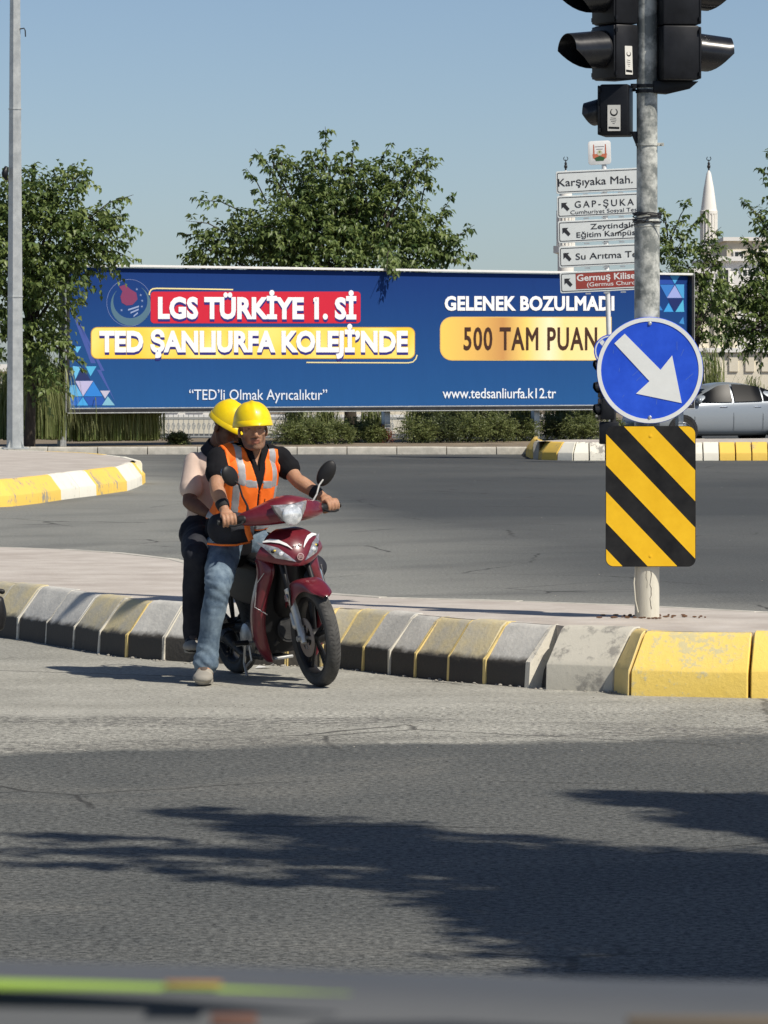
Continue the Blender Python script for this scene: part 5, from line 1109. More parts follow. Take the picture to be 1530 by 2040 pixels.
# nose shield
nrows = [(.895, .055, .36, .01, .0), (.887, .105, .40, .03, .006), (.855, .155, .455, .065, .012), (.80, .192, .50, .11, .005), (.745, .212, .522, .15, -.012), (.70, .205, .528, .165, -.035), (.678, .190, .520, .165, -.055)]
def nose_row(z, w_, xc, c, dz, n=13):
    out = []
    for k in range(n):
        t = -1+2*k/(n-1); out.append(Vector((xc-c*abs(t)**2.0, w_*t, z-dz*abs(t)**1.6)))
    return out
shell('nose_fairing', [nose_row(*q) for q in nrows], m_red, 0.005)
def nose_pt(y, z, out=0.006):
    zs = [q[0] for q in nrows][::-1]; f = lambda j: float(np.interp(z, zs, [q[j] for q in nrows][::-1])); w_ = max(f(1), 0.02); t = max(-1.1, min(1.1, y/w_))
    return Vector((f(2)-f(3)*abs(t)**2.0+out, y, z))
def nose_patch(name, quad, mat, out=0.006, nu=8, nv=5, bulge=0.0, parent=None):
    """quad of image points (a, b, c, d) laid on the shield"""
    def loc(px, py):
        x = 0.5
        for _ in range(6): q = pl_(px, py, x); x = nose_pt(q.y, q.z, 0).x
        return q
    a, b, c, d = [loc(*p) for p in quad]; rows = []
    for i in range(nv+1):
        v = i/nv; row = []
        for k in range(nu+1):
            u = k/nu; q = (a*(1-u)+b*u)*(1-v)+(d*(1-u)+c*u)*v; row.append(nose_pt(q.y, q.z, out+bulge*math.sin(math.pi*u)*math.sin(math.pi*v)))
        rows.append(row)
    mb = MB(); mb.loft(rows, cap=False, closed=False); return mb.build(name, mat, parent or bike, solid=0.003, ang=60), (a, b, c, d)
def mirror_quad(q):  # same lamp on the other side
    out = []
    for px, py in q: out.append((px, py))
    return out
o1, cs = nose_patch('position_lamp', [(510, 1080), (553, 1091), (590, 1119), (548, 1112)], m_lensd, 0.004, bulge=0.010)
def nose_poly(name, pts, mat, out=0.006, parent=None):
    mb = MB(); mb.loft(pts, cap=False, closed=False); return mb.build(name, mat, parent or bike, ang=60, solid=0.0015)
def bil(a, b, c, d, u, v): return (a*(1-u)+b*u)*(1-v)+(d*(1-u)+c*u)*v
rows = [[(lambda q: nose_pt(-q.y, q.z, 0.004+0.010*math.sin(math.pi*k/8)*math.sin(math.pi*i/5)))(bil(*cs, k/8, i/5)) for k in range(9)] for i in range(6)]
o2 = nose_poly('position_lamp', rows, m_lensd)
for o_, sg in ((o1, 1), (o2, -1)):
    for u, v, r, mt in ((0.28, 0.5, 0.013, m_blk), (0.62, 0.55, 0.016, m_lensg), (0.45, 0.4, 0.008, m_amber)):
        q = bil(*cs, u, v); mb = MB(); mb.ell(nose_pt(q.y*sg, q.z, 0.012), (0.006, r, r*0.8)); mb.build('bulb', mt, o_)
# white flashes down both edges of the shield and the round badge
for sg in (-1, 1):
    pts = [(0.165, .835, .004), (0.13, .838, .011), (0.09, .828, .013), (0.055, .805, .010), (0.035, .782, .003)]
    rows = [[nose_pt(sg*y, z+h, 0.0075) for y, z, h in pts], [nose_pt(sg*y, z-h*0.6, 0.0075) for y, z, h in pts]]; nose_poly('white_flash', rows, m_whitest)
mb = MB(); q = nose_pt(0, .735, 0.008); mb.lathe([(0.021, 0.0), (0.021, 0.004), (0.016, 0.005), (0.016, 0.0)], origin=q, axis='x', n=20)
for y in (-0.008, 0, 0.008): mb.box(q+Vector((0.003, y, 0)), (0.004, 0.004, 0.02))
mb.build('badge', M('badge_metal', (0.62, 0.42, 0.40), 0.3, 0.4), bike)
for y, z in ((-0.02, .80), (-0.005, .798), (0.012, .802), (0.02, .796)):
    mb = MB(); mb.ell(nose_pt(y, z, 0.006), (0.002, 0.006, 0.005), n=8, m=5); mb.build('sticker_remnant', m_whitest, bike)
# leg shields
for sg in (-1, 1):
    rows = []
    for z, yo, yi, x in ((.735, .185, .10, .36), (.66, .180, .085, .385), (.58, .200, .125, .365), (.48, .226, .150, .335), (.36, .236, .166, .31), (.26, .222, .150, .29), (.18, .185, .128, .275), (.135, .150, .122, .262)):
        rows.append([Vector((x-.11, sg*(yo-0.012), z+.01)), Vector((x-.05, sg*yo, z)), Vector((x-0.012, sg*(yo-0.004), z)), Vector((x+.012, sg*(yo*0.55+yi*0.45), z)), Vector((x+.006, sg*(yi+0.006), z)), Vector((x-.03, sg*yi, z))])
    shell('leg_shield', rows, m_red, 0.004)
    mb = MB(); mb.tube([(.395, sg*.176, .66), (.335, sg*.205, .60), (.325, sg*.229, .47), (.36, sg*.17, .42)], 0.003, 5); mb.build('trim_line', m_lensd, bike)
# inner black shield and engine under it
rows = [[Vector((x-0.02+0.02*(1-abs(t)), w_*t, z)) for t in (-1, -.5, 0, .5, 1)] for z, w_, x in ((.88, .10, .33), (.74, .17, .30), (.6, .19, .28), (.45, .21, .25), (.3, .21, .22), (.17, .15, .2))]
shell('inner_shield', rows, m_blk, 0.006)
mb = MB(); mb.limb([(-.45, 0, .62), (-.1, 0, .55), (.1, 0, .42), (.27, 0, .5), (.36, 0, .8)], [(.10, .10), (.11, .12), (.09, .10), (.08, .06), (.05, .04)], side=(0, 1, 0)); mb.build('frame_cover', m_blk, bike)
mb = MB(); mb.limb([(-.18, 0, .27), (0, 0, .27), (.10, 0, .29)], [(.13, .10), (.14, .12), (.11, .10)], side=(0, 1, 0)); mb.tube([(.08, 0, .30), (.24, 0, .31)], 0.062, 16)
for k in range(7): mb.lathe([(0.072, 0.10+.022*k), (0.072, 0.106+.022*k), (0.05, 0.106+.022*k), (0.05, .10+.022*k)], origin=(0, 0, .305), axis='x', n=20)
mb.build('engine', m_dark, bike, ang=50)
for sg in (-1, 1):
    mb = MB(); mb.lathe([(0.09, 0), (0.085, 0.02*sg), (0.06, 0.035*sg), (0.001, 0.04*sg)], origin=(-.06, sg*.13, .26), axis='y', n=24); mb.build('crankcase_cover', m_silver if sg < 0 else m_dark, bike)
mb = MB(); mb.tube([(.2, -.06, .25), (.14, -.15, .16), (-.1, -.17, .17), (-.25, -.16, .22), (-.3, -.16, .25)], [.016, .017, .018, .03, .045], 12); mb.tube([(-.3, -.16, .25), (-.82, -.17, .38)], [.045, .05], 16); mb.build('exhaust', m_dark, bike)
mb = MB(); mb.tube([(.08, -.27, .245), (.08, .27, .245)], 0.010, 10)
mb.build('footrest_bar', m_silver, bike)
for sg in (-1, 1):
    mb = MB(); mb.tube([(.08, sg*.20, .25), (.08, sg*.285, .255)], [(0.024, .014), (0.022, .013)], 12, side=(1, 0, 0)); mb.build('footrest_rubber', m_blk, bike)
    mb = MB(); mb.tube([(-.28, sg*.13, .33), (-.28, sg*.24, .32)], 0.014, 10); mb.build('passenger_footrest', m_blk, bike)
mb = MB(); mb.tube([(.04, -.2, .235), (.02, -.21, .13), (.09, -.23, .06)], 0.009, 8); mb.tube([(.1, -.2, .23), (.11, -.2, .15), (.02, -.21, .10)], 0.007, 8); mb.build('brake_pedal', m_silver, bike)
mb = MB(); mb.tube([(0, .14, .2), (-.05, .24, .03)], 0.010, 8); mb.build('side_stand', m_silver, bike)
mb = MB(); mb.box((.06, -.03, .145), (.26, .12, .02)); mb.build('skid_plate', m_silver, bike, bevel=.008)
# rear: side covers, seat, swing arm, mudguard, tail
for sg in (-1, 1):
    rows = [[Vector((x, sg*(w_-0.02), z1)), Vector((x, sg*w_, (z0+z1)/2)), Vector((x, sg*(w_-0.01), z0))] for x, w_, z0, z1 in ((.10, .10, .46, .66), (-.05, .13, .44, .70), (-.25, .15, .48, .73), (-.5, .14, .54, .75), (-.75, .11, .62, .77), (-.92, .05, .68, .77))]
    shell('side_cover', rows, m_blk, 0.005)
    mb = MB(); mb.tube([(-.62, sg*.10, .287), (-.45, sg*.13, .62)], [.028, .03], 14); mb.build('shock_absorber', m_dark, bike)
    mb = MB(); mb.tube([(-.12, sg*.08, .3), (-.62, sg*.095, .287)], [(.03, .014), (.022, .012)], 8, side=(0, 0, 1)); mb.build('swing_arm', m_dark, bike)
mb = MB(); mb.limb([(.06, 0, .70), (-.15, 0, .75), (-.45, 0, .79), (-.72, 0, .80)], [(.09, .04), (.125, .05), (.135, .05), (.10, .04)], side=(0, 1, 0), n=20); mb.build('seat', m_seat, bike)
rows = []
for th in (60, 80, 100, 120, 140, 160, 180):
    t = R(th); r = RR+.05; rows.append([Vector((-.62+r*math.cos(t), y, RR+r*math.sin(t)-dz)) for y, dz in ((-.075, .04), (-.07, 0), (0, -.006), (.07, 0), (.075, .04))])
shell('rear_mudguard', rows, m_blk, 0.004)
mb = MB(); mb.tube([(-.6, -.11, .8), (-.92, -.10, .84), (-.96, 0, .84), (-.92, .10, .84), (-.6, .11, .8)], 0.011, 10); mb.build('grab_rail', m_blk, bike)
mb = MB(); mb.limb([(-.88, -.05, .72), (-.88, .05, .72)], [.035, .035]); mb.build('tail_lamp', M('red_lens', (0.35, 0.01, 0.01), 0.15), bike)
# steering: cowl, lamp, bars, mirrors
rows = []
for y, xc, zc, rx_, rz_ in ((-.262, .30, .965, .018, .018), (-.25, .31, .966, .035, .036), (-.20, .345, .968, .055, .048), (-.13, .375, .974, .085, .066), (-.06, .385, .984, .105, .078), (0, .39, .988, .112, .084), (.06, .385, .984, .105, .078), (.13, .375, .974, .085, .066), (.20, .345, .968, .055, .048), (.25, .31, .966, .035, .036), (.262, .30, .965, .018, .018)):
    ring_ = []
    for k in range(20):
        t = 2*math.pi*k/20; cx_, cz_ = math.cos(t), math.sin(t); p_ = 0.75
        ring_.append(Vector((xc+rx_*math.copysign(abs(cx_)**p_, cx_), y, zc+rz_*math.copysign(abs(cz_)**(1.0 if cz_ > 0 else 0.7), cz_)*(1.15 if cz_ > 0 else 0.8))))
    rows.append(ring_)
mb = MB(); mb.loft(rows); cowl = mb.build('handlebar_cowl', m_red, bike, subd=1, ang=60)
hl = empty('headlight', (.482, -0.010, .985), parent=bike)
def hlp(y, z, out): return Vector((0.018-0.9*y*y+out-0.12*max(0, z), y, z))
surround = [(-.105, .054), (0, .048), (.105, .054), (.088, .01), (.056, -.040), (.0, -.064), (-.056, -.040), (-.088, .01)]
mb = MB(); n = 8; cen = Vector((0.014, 0, 0)); rings = []
for f, out in ((1.04, -0.02), (1.0, 0.004), (0.82, 0.014), (0.5, 0.02), (0.12, 0.022)): rings.append([hlp(y*f, z*f, out) for y, z in surround])
mb.loft(rings, cap=True); mb.build('lamp_surround', m_lensd, hl, ang=30)
mb = MB(); mb.lathe([(0.060*math.cos(t), 0.026+0.018*math.sin(t)) for t in [k*math.pi/2/8 for k in range(9)]], origin=(0.008, -0.004, -0.012), axis='x', n=32); mb.build('lamp_glass', m_lensg, hl)
mb = MB(); mb.ell((0.050, -0.004, -0.012), (0.002, 0.017, 0.017), n=14); mb.build('bulb', M('bulb_white', (0.95, 0.97, 1.0), 0.1, spec=0.8), hl)
GR = Vector((.295, -.315, .972)); GL = Vector((.295, .315, .972))
for sg, g in ((-1, GR), (1, GL)):
    mb = MB(); mb.tube([(.345, sg*.20, .972), (.32, sg*.25, .973), g, (.285, sg*.372, .970)], 0.011, 10); mb.build('handlebar', m_blk, bike)
    mb = MB(); mb.tube([g-Vector((-.008, sg*.055, 0)), g+Vector((-.01, sg*.062, -.001))], 0.0165, 14); mb.build('grip', m_blk, bike)
    mb = MB(); mb.limb([(.335, sg*.235, .972), (.325, sg*.262, .972)], [.026, .024]); mb.build('switch_box', m_blk, bike)
    mb = MB(); mb.tube([(.345, sg*.245, .965), (.372, sg*.27, .950), (.362, sg*.31, .945), (.35, sg*.335, .95)], [.008, .006, .006, .008], 8); mb.build('brake_lever', m_blk, bike)
mr_px = {(-1): ((493, 1011), (476, 965), (458, 948), 24, 16, 42), 1: ((622, 1004), (636, 966), (650, 943), 27, 15, -36)}
for sg, (b_, m_, c_, ra, rb, ang_) in mr_px.items():
    B = pl_(*b_, .33); Mm = pl_(*m_, .31); Cc = pl_(*c_, .30); k = 25.8/F
    mb = MB(); mb.tube([B-Vector((0, 0, .02)), B+Vector((0, 0, .01)), (B+Mm)/2+Vector((0, sg*.006, 0)), Mm, Cc-Vector((0, 0, 0.01))], [.011, .0065, .006, .006, .006], 8); mb.build('mirror_stalk', m_blk if sg < 0 else m_silver, bike)
    rot = Matrix.Rotation(R(-23 if sg > 0 else 22), 3, 'Z') @ Matrix.Rotation(R(ang_), 3, 'X')
    mb = MB(); mb.ell(Cc, (0.022, rb*k*1.08, ra*k*1.05) if sg > 0 else (0.022, rb*k*1.15, ra*k), rot, n=20, m=12); mi = mb.build('mirror', m_blk, bike)
    mb = MB(); mb.ell(Cc+rot @ Vector((-0.018, 0, 0)), (0.006, rb*k*0.9, ra*k*0.88), rot, n=20, m=8); mb.build('mirror_glass', m_chrome, mi)
# ================================================================ PEOPLE
m_skin = M('sun_tanned_skin', (0.38, 0.20, 0.118), 0.55, sub=0.12, vscale=24, col2=(0.47, 0.26, 0.16), spec=0.35)
m_skin2 = M('dark_tanned_skin', (0.13, 0.065, 0.040), 0.6, sub=0.1, vscale=24, col2=(0.17, 0.085, 0.055), spec=0.35)
m_stub = M('beard_stubble', (0.15, 0.083, 0.055), 0.75, vscale=120, col2=(0.22, 0.115, 0.075)); m_hair = M('black_hair', (0.010, 0.008, 0.007), 0.6)
m_lip = M('lips', (0.27, 0.105, 0.075), 0.5); m_eye = M('eye', (0.22, 0.16, 0.13), 0.4); m_teeth = M('teeth', (0.5, 0.46, 0.40), 0.4)
m_shirt = M('black_cotton', (0.010, 0.010, 0.012), 0.85, var=0.3, vscale=5, spec=0.15)
m_vest = M('orange_high_visibility_cloth', (1.0, 0.155, 0.006), 0.7, vscale=6, col2=(1.0, 0.20, 0.012), bump=0.15, bscale=25)
m_vest.node_tree.nodes['Principled BSDF'].inputs['Emission Color'].default_value = (1, 0.15, 0.01, 1)
m_tape = M('grey_reflective_tape', (0.36, 0.36, 0.37), 0.5, 0.15, var=0.15, vscale=20)
m_jean = M('faded_blue_denim', (0.065, 0.105, 0.155), 0.85, vscale=9, col2=(0.21, 0.28, 0.34), bump=0.35, bscale=30, detail=8)
m_trous = M('navy_work_trousers', (0.012, 0.014, 0.022), 0.85, vscale=5, col2=(0.035, 0.037, 0.045), spec=0.2)
m_polo = M('pale_pink_cotton', (0.60, 0.46, 0.38), 0.85, vscale=4, col2=(0.70, 0.56, 0.47), bump=0.2, bscale=18)
m_hat = M('yellow_hard_hat', (0.86, 0.60, 0.004), 0.36, spec=0.45, coat=0.15, vscale=16, detail=10, col2=(0.95, 0.70, 0.006))
m_hatin = M('hat_harness', (0.55, 0.38, 0.02), 0.6)
m_shoe = M('dusty_beige_suede', (0.30, 0.27, 0.22), 0.85, vscale=25, col2=(0.42, 0.39, 0.33), bump=0.3); m_sole = M('shoe_sole', (0.30, 0.28, 0.24), 0.8)
m_tongue = M('grey_shoe_mesh', (0.10, 0.075, 0.06), 0.9); m_shoe2 = M('black_shoe', (0.02, 0.02, 0.022), 0.7, spec=0.3); m_band = M('black_wristband', (0.012, 0.012, 0.013), 0.8)
m_bag = M('navy_bag_cloth', (0.014, 0.016, 0.024), 0.8, var=0.3, vscale=10, bump=0.2); m_trim = M('orange_trim', (0.95, 0.20, 0.02), 0.6)
def face_paint(m):
    n = m.node_tree; L = n.links.new; bs = n.nodes['Principled BSDF']; src = bs.inputs['Base Color'].links[0].from_socket
    for nm, col, f in (('beard', (0.075, 0.045, 0.034), 0.62), ('lip', (0.25, 0.085, 0.065), 0.8)):
        at = n.nodes.new('ShaderNodeAttribute'); at.attribute_name = nm; mu = n.nodes.new('ShaderNodeMath'); mu.operation = 'MULTIPLY'; mu.inputs[1].default_value = f; L(at.outputs['Fac'], mu.inputs[0])
        mx = n.nodes.new('ShaderNodeMix'); mx.data_type = 'RGBA'; mx.inputs[7].default_value = (*col, 1); L(mu.outputs[0], mx.inputs[0]); L(src, mx.inputs[6]); src = mx.outputs[2]
    L(src, bs.inputs['Base Color'])
face_paint(m_skin); face_paint(m_skin2)
def head_rot(yaw, pitch, roll=0): return Matrix.Rotation(R(yaw), 3, 'Z') @ Matrix.Rotation(R(pitch), 3, 'Y') @ Matrix.Rotation(R(roll), 3, 'X')
def head_parts(mb, c, Q, s=1.0):
    T = lambda p: c+Q @ (Vector(p)*s)
    def L(pts, r, **k): mb.limb([T(p) for p in pts], [q*s if not isinstance(q, tuple) else (q[0]*s, q[1]*s) for q in r], n=12, **k)
    def E(p, r): mb.ell(T(p), [q*s for q in r], Q)
    E((-.012, 0, .045), (.096, .077, .088)); E((.030, 0, -.018), (.062, .064, .085)); E((.030, 0, -.075), (.046, .048, .038)); E((.072, 0, -.098), (.019, .024, .018))
    for y in (-1, 1):
        E((.055, y*.042, -.018), (.026, .020, .024)); L([(-.01, y*.055, -.04), (.03, y*.044, -.088), (.062, y*.018, -.104)], [.016, .016, .014])
        E((.100, y*.012, -.034), (.012, .009, .008)); E((-.006, y*.078, -.012), (.017, .007, .031)); E((-.010, y*.082, -.012), (.013, .006, .026))
    L([(.070, -.050, .026), (.086, -.022, .030), (.090, 0, .026), (.086, .022, .030), (.070, .050, .026)], [.009, .011, .010, .011, .009])
    L([(.086, 0, .022), (.098, 0, .002), (.112, 0, -.024), (.110, 0, -.031)], [.009, .0095, .012, .011])
    L([(.074, -.029, -.060), (.091, -.010, -.055), (.091, .010, -.055), (.074, .029, -.060)], [.005, .0065, .0065, .005])
    L([(.074, -.026, -.068), (.089, 0, -.072), (.074, .026, -.068)], [.005, .0075, .005]); E((.078, 0, -.085), (.012, .018, .008))
def fist(mb, wrist, g, axis, s_, phi=0.0):
    """fist closed on a bar: g grip centre, axis unit along the bar pointing outwards, s_ = -1 right hand, 1 left"""
    ax_ = Vector(axis).normalized(); f = Vector((1, 0, 0)); f = (f-ax_*f.dot(ax_)).normalized(); u = Vector((0, 0, 1)); u = (u-ax_*u.dot(ax_)-f*u.dot(f)).normalized()
    c = lambda a, r, o: g+ax_*o+f*(r*math.cos(R(a)))+u*(r*math.sin(R(a)))
    w_ = Vector(wrist)
    kn = c(112, .034, 0); mb.limb([w_, w_.lerp(kn, 0.5)+u*0.004, c(125, .034, 0), c(90, .035, 0.0)], [(.027, .021), (.036, .020), (.042, .016), (.040, .013)], side=ax_, n=16)
    for i, (o, k) in enumerate(((-.033, 0.94), (-.011, 1.0), (.011, .97), (.032, .85))):
        r0 = .0098-.0008*(i == 3); mb.limb([c(100, .033, o*0.95), c(62, .037, o), c(18, .034, o*1.02), c(-30, .031, o*1.02), c(-80*k, .029, o*1.0)], [r0*1.1, r0*1.08, r0, r0*.95, r0*.85], n=10, seg=4)
    q = c(160, .030, -.040); mb.limb([w_.lerp(q, 0.55), q, c(215, .030, -.052), c(265, .030, -.040)], [.015, .0135, .011, .0095], n=10, seg=4)
def relaxed_hand(mb, wrist, d, up_, s_=1):
    d = Vector(d).normalized(); up_ = Vector(up_); up_ = (up_-d*up_.dot(d)).normalized(); sd = d.cross(up_)*s_; w_ = Vector(wrist)
    mb.limb([w_, w_+d*.05, w_+d*.09], [(.026, .019), (.040, .016), (.040, .013)], side=sd, n=14)
    for i, (o, l) in enumerate(((-.030, .068), (-.010, .078), (.010, .072), (.029, .056))):
        b = w_+d*.088+sd*o; mb.limb([b, b+d*l*.45-up_*.006, b+d*l*.75-up_*.022, b+d*l*.85-up_*.036], [.0095, .009, .0085, .0075], n=10, seg=4)
    b = w_+d*.03-sd*.03; mb.limb([b, b+d*.03-sd*.018, b+d*.06-sd*.02-up_*.015], [.014, .012, .009], n=10, seg=4)
def torso(mb, J, g=0.0, top=True, lo=0):
    sx = (J['shL']-J['shR']).normalized(); pts = [J['pel']-Vector((0, 0, .05)), J['pel']+Vector((0, 0, .04)), J['pel'].lerp(J['chest'], .5)+J.get('belly', Vector()), J['chest'], J['chest'].lerp(J['neck'], .55), J['neck'].lerp(J['chest'], .12)]
    rd = [(.165, .125), (.172, .130), (.155, .118), (.168, .122), (.160, .098), (.082, .070)]
    mb.limb(pts[lo:], [(a+g, b+g) for a, b in rd[lo:]], side=sx, n=28)
    sh = J['shR'].lerp(J['shL'], .5)
    mb.limb([J['shR'].lerp(sh, .1), sh+Vector((0, 0, .02)), J['shL'].lerp(sh, .1)], [.055+g, .070+g, .055+g], n=16)
def person(name, label, J, skin, voxel=0.0048, fists=(True, True), grips=None):
    e = empty(name, M0, YAW); tag(e, label, 'person')
    mb = MB(); torso(mb, J, -.008)
    mb.limb([J['neck'].lerp(J['chest'], .15), J['neck'], J['head']+J['Q'] @ Vector((-.012, 0, -.03))], [.064, .057, .055], n=16); head_parts(mb, J['head'], J['Q'])
    for k, s_ in (('R', -1), ('L', 1)):
        mb.limb([J['sh'+k], J['sh'+k].lerp(J['el'+k], .45), J['el'+k]], [.054, .047, .040], n=16); wr_ = J['wr'+k]
        mb.limb([J['el'+k], J['el'+k].lerp(wr_, .3), wr_], [.040, .043, .027], n=16)
        if grips and grips.get(k): g, a = grips[k]; fist(mb, wr_, g, a, s_)
        else: relaxed_hand(mb, wr_, J['hd'+k], J.get('hu'+k, (0, 0, 1)), s_)
        mb.limb([J['hip'+k], J['hip'+k].lerp(J['kn'+k], .5), J['kn'+k]], [.088, .076, .056], n=16); mb.limb([J['kn'+k], J['kn'+k].lerp(J['an'+k], .3), J['an'+k]], [.055, .058, .038], n=16)
        ft = J['ft'+k]; mb.limb([J['an'+k], J['an'+k].lerp(ft, .5)-Vector((0, 0, .015)), ft], [(.036, .034), (.040, .030), (.036, .020)], side=Vector((0, 0, 1)).cross(ft-J['an'+k]), n=14)
    b = remesh(mb, 'body', skin, e, voxel, 2)
    Qi = J['Q'].transposed(); hc = J['head']; hl_ = lambda c: Qi @ (c-hc)
    def inhead(c): q = hl_(c); return q, q.length < 0.17 and q.z > -.135
    def beard(c, n_):
        q, ok = inhead(c); return ok and q.z > -.122 and q.x > 0 and (q.z < -.079 or (abs(q.y) > .040 and q.z < -.030) or (abs(q.y) < .032 and -.051 < q.z < -.040 and q.x > .07) or (q.x < .028 and abs(q.y) > .055 and q.z < .0))
    sm = lambda x, a_, b_: max(0.0, min(1.0, (x-a_)/(b_-a_)))
    n_v = len(b.data.vertices); bt = np.zeros(n_v, np.float32); lt = np.zeros(n_v, np.float32)
    for i, v in enumerate(b.data.vertices):
        q = hl_(v.co)
        if q.length > .17 or q.z < -.135: continue
        jaw = max(sm(-q.z, .070, .086), sm(abs(q.y), .034, .048)*sm(-q.z, .022, .045)); must = sm(q.x, .066, .074)*sm(.034-abs(q.y), 0, .008)*sm(-q.z, .038, .043)*sm(q.z, -.056, -.051)
        side_ = sm(.034-q.x, 0, .012)*sm(abs(q.y), .050, .058)*sm(q.z, -.03, -.02)
        lip = sm(.028-abs(q.y), 0, .006)*sm(q.x, .070, .076)*sm(-q.z, .051, .054)*sm(q.z, -.080, -.076)
        bt[i] = max(jaw, must, side_)*sm(q.x, -.012, .010)*sm(q.z, -.125, -.11)*(1-lip); lt[i] = lip
    for nm, arr in (('beard', bt), ('lip', lt)):
        at = b.data.attributes.new(nm, 'FLOAT', 'POINT'); at.data.foreach_set('value', arr)
    patch(b, 'hair', m_hair, e, lambda c, n_: (lambda q: q[1] and q[0].z > -.05 and (q[0].x < -.02) and not (abs(q[0].y) > .079 and q[0].z < .03))(inhead(c)), 0.003)
    if False: patch(b, 'eyebrow', m_hair, e, lambda c, n_: (lambda q: q[1] and q[0].x > .062 and .012 < abs(q[0].y) < .050 and .021 < q[0].z < .032)(inhead(c)), 0.0008)
    for y in (-.030, .030):
        mb = MB(); mb.ell(hc+J['Q'] @ Vector((.0765, y, .008)), (.008, .012, .0035), J['Q'], n=12, m=8); ey = mb.build('eye', m_eye, e)
    mb = MB(); mb.ell(hc+J['Q'] @ Vector((.082, 0, -.064)), (.008, .016, .003), J['Q'], n=12, m=6); mb.build('teeth', m_teeth, e)
    return e, b
def hard_hat(e, c, Q, s=1.0):
    T = lambda p: c+Q @ (Vector(p)*s); rings = []; n = 48
    for j in range(15):
        f = j/14; ph = f*math.pi/2; ring_ = []
        for k in range(n):
            t = 2*math.pi*k/n; rr_ = math.cos(ph)**0.80; z = .038+.118*math.sin(ph)**1.05
            rx, ry = .126, .106
            rid = 0.0
            y_ = ry*rr_*math.sin(t); 
            if f > 0.12: rid = .0065*math.exp(-((y_)/.011)**2)+.004*(math.exp(-((abs(y_)-.040)/.008)**2))*(1-f)*(1 if f > .2 else .5)
            ring_.append(T((rx*rr_*math.cos(t)-.006, y_*(1+rid*2), z+rid)))
        rings.append(ring_)
    mb = MB(); mb.loft(rings[:-1], cap=False); mb.add(rings[-2], [tuple(range(n))]); hat = mb.build('hard_hat', m_hat, e, ang=60, solid=0.003)
    rings = []
    for r_, z in ((1.0, .048), (1.02, .044), (1.04, .032), (1.055, .022), (1.05, .018), (1.02, .026), (.98, .038)):
        ring_ = []
        for k in range(n):
            t = 2*math.pi*k/n; pk = max(0, math.cos(t))**2.2; q = (r_-1)/.055
            ring_.append(T(((.126*r_+.020*pk*q)*math.cos(t)-.006, .106*r_*math.sin(t), z-.004*pk*q)))
        rings.append(ring_)
    mb = MB(); mb.loft(rings, cap=False); mb.build('brim', m_hat, hat, ang=60)
    return hat
def sleeve(mb, J, k, f, g): a, b = J['sh'+k], J['el'+k]; mb.limb([a, a.lerp(b, f*.5), a.lerp(b, f)], [.056+g, .053+g, .056+g*1.4], n=16)
def fold(amp, sc_, stretch=(1, 1, 1)):
    st_v = Vector(stretch)
    def d(c, n_):
        q = Vector((c.x*st_v.x, c.y*st_v.y, c.z*st_v.z))*sc_
        return amp*(1-2*abs(noise.noise(q)))*0.8+amp*0.5*noise.noise(q*2.3)
    return d
def shoe(e, an, ft, mat, name='shoe', s=1.0):
    d = ft-an; d.z = 0; d.normalize(); sd = Vector((-d.y, d.x, 0)); base = Vector((an.x, an.y, 0)); z0 = min(an.z-.085, ft.z-.03)
    c = base-d*.055; mb = MB(); Z = lambda h: Vector((0, 0, z0+h))
    mb.limb([c+Z(.055), c+d*.05+Z(.060), c+d*.12+Z(.048), c+d*.20+Z(.035), c+d*.245+Z(.030)], [(.042, .046), (.046, .052), (.050, .042), (.056, .032), (.044, .026)], side=sd, n=18)
    mb.limb([c+d*.03+Z(.07), an+Vector((0, 0, .02))], [(.044, .050), (.052, .054)], side=sd, n=16)
    sh_ = remesh(mb, name, mat, e, .006, 3)
    out = []
    for t in range(28):
        a = 2*math.pi*t/28; x = math.cos(a); y = math.sin(a); wd = .050+.010*x-(.004 if x < 0 else 0); out.append(c+d*(.10+.158*x)+sd*(y*wd*(1-.25*max(0, x)**3)))
    mb = MB(); mb.loft([[p+Z(0.0) for p in out], [p+Z(.022) for p in out]]); mb.build('sole', m_sole, sh_, bevel=.004)
    mb = MB(); mb.limb([an+d*.045+Vector((0, 0, -.005)), c+d*.12+Z(.088), c+d*.17+Z(.070)], [(.026, .012), (.024, .010), (.016, .008)], side=sd, n=14); mb.build('shoe_tongue', m_tongue, sh_)
    rel = lambda q_: ((q_-c).dot(d), (q_-c).dot(sd), q_.z-z0)
    patch(sh_, 'toe_cap', m_sole, sh_, lambda q_, n_: rel(q_)[0] > .185 and rel(q_)[2] > .02, .0025)
    patch(sh_, 'tongue', m_tongue, sh_, lambda q_, n_: .02 < rel(q_)[0] < .155 and abs(rel(q_)[1]) < .020 and n_.z > .1, .003)
    patch(sh_, 'side_panel', m_tongue, sh_, lambda q_, n_: .03 < rel(q_)[0] < .13 and abs(n_.dot(sd)) > .75 and .03 < rel(q_)[2] < .06, .002)
    mb = MB()
    for i in range(4): q = c+d*(.09+.028*i); mb.tube([q-sd*.022+Z(.090-.008*i), q+Z(.098-.009*i), q+sd*.022+Z(.090-.008*i)], .0035, 6)
    mb.build('laces', m_white if mat is m_shoe else m_blk, sh_)
    return sh_
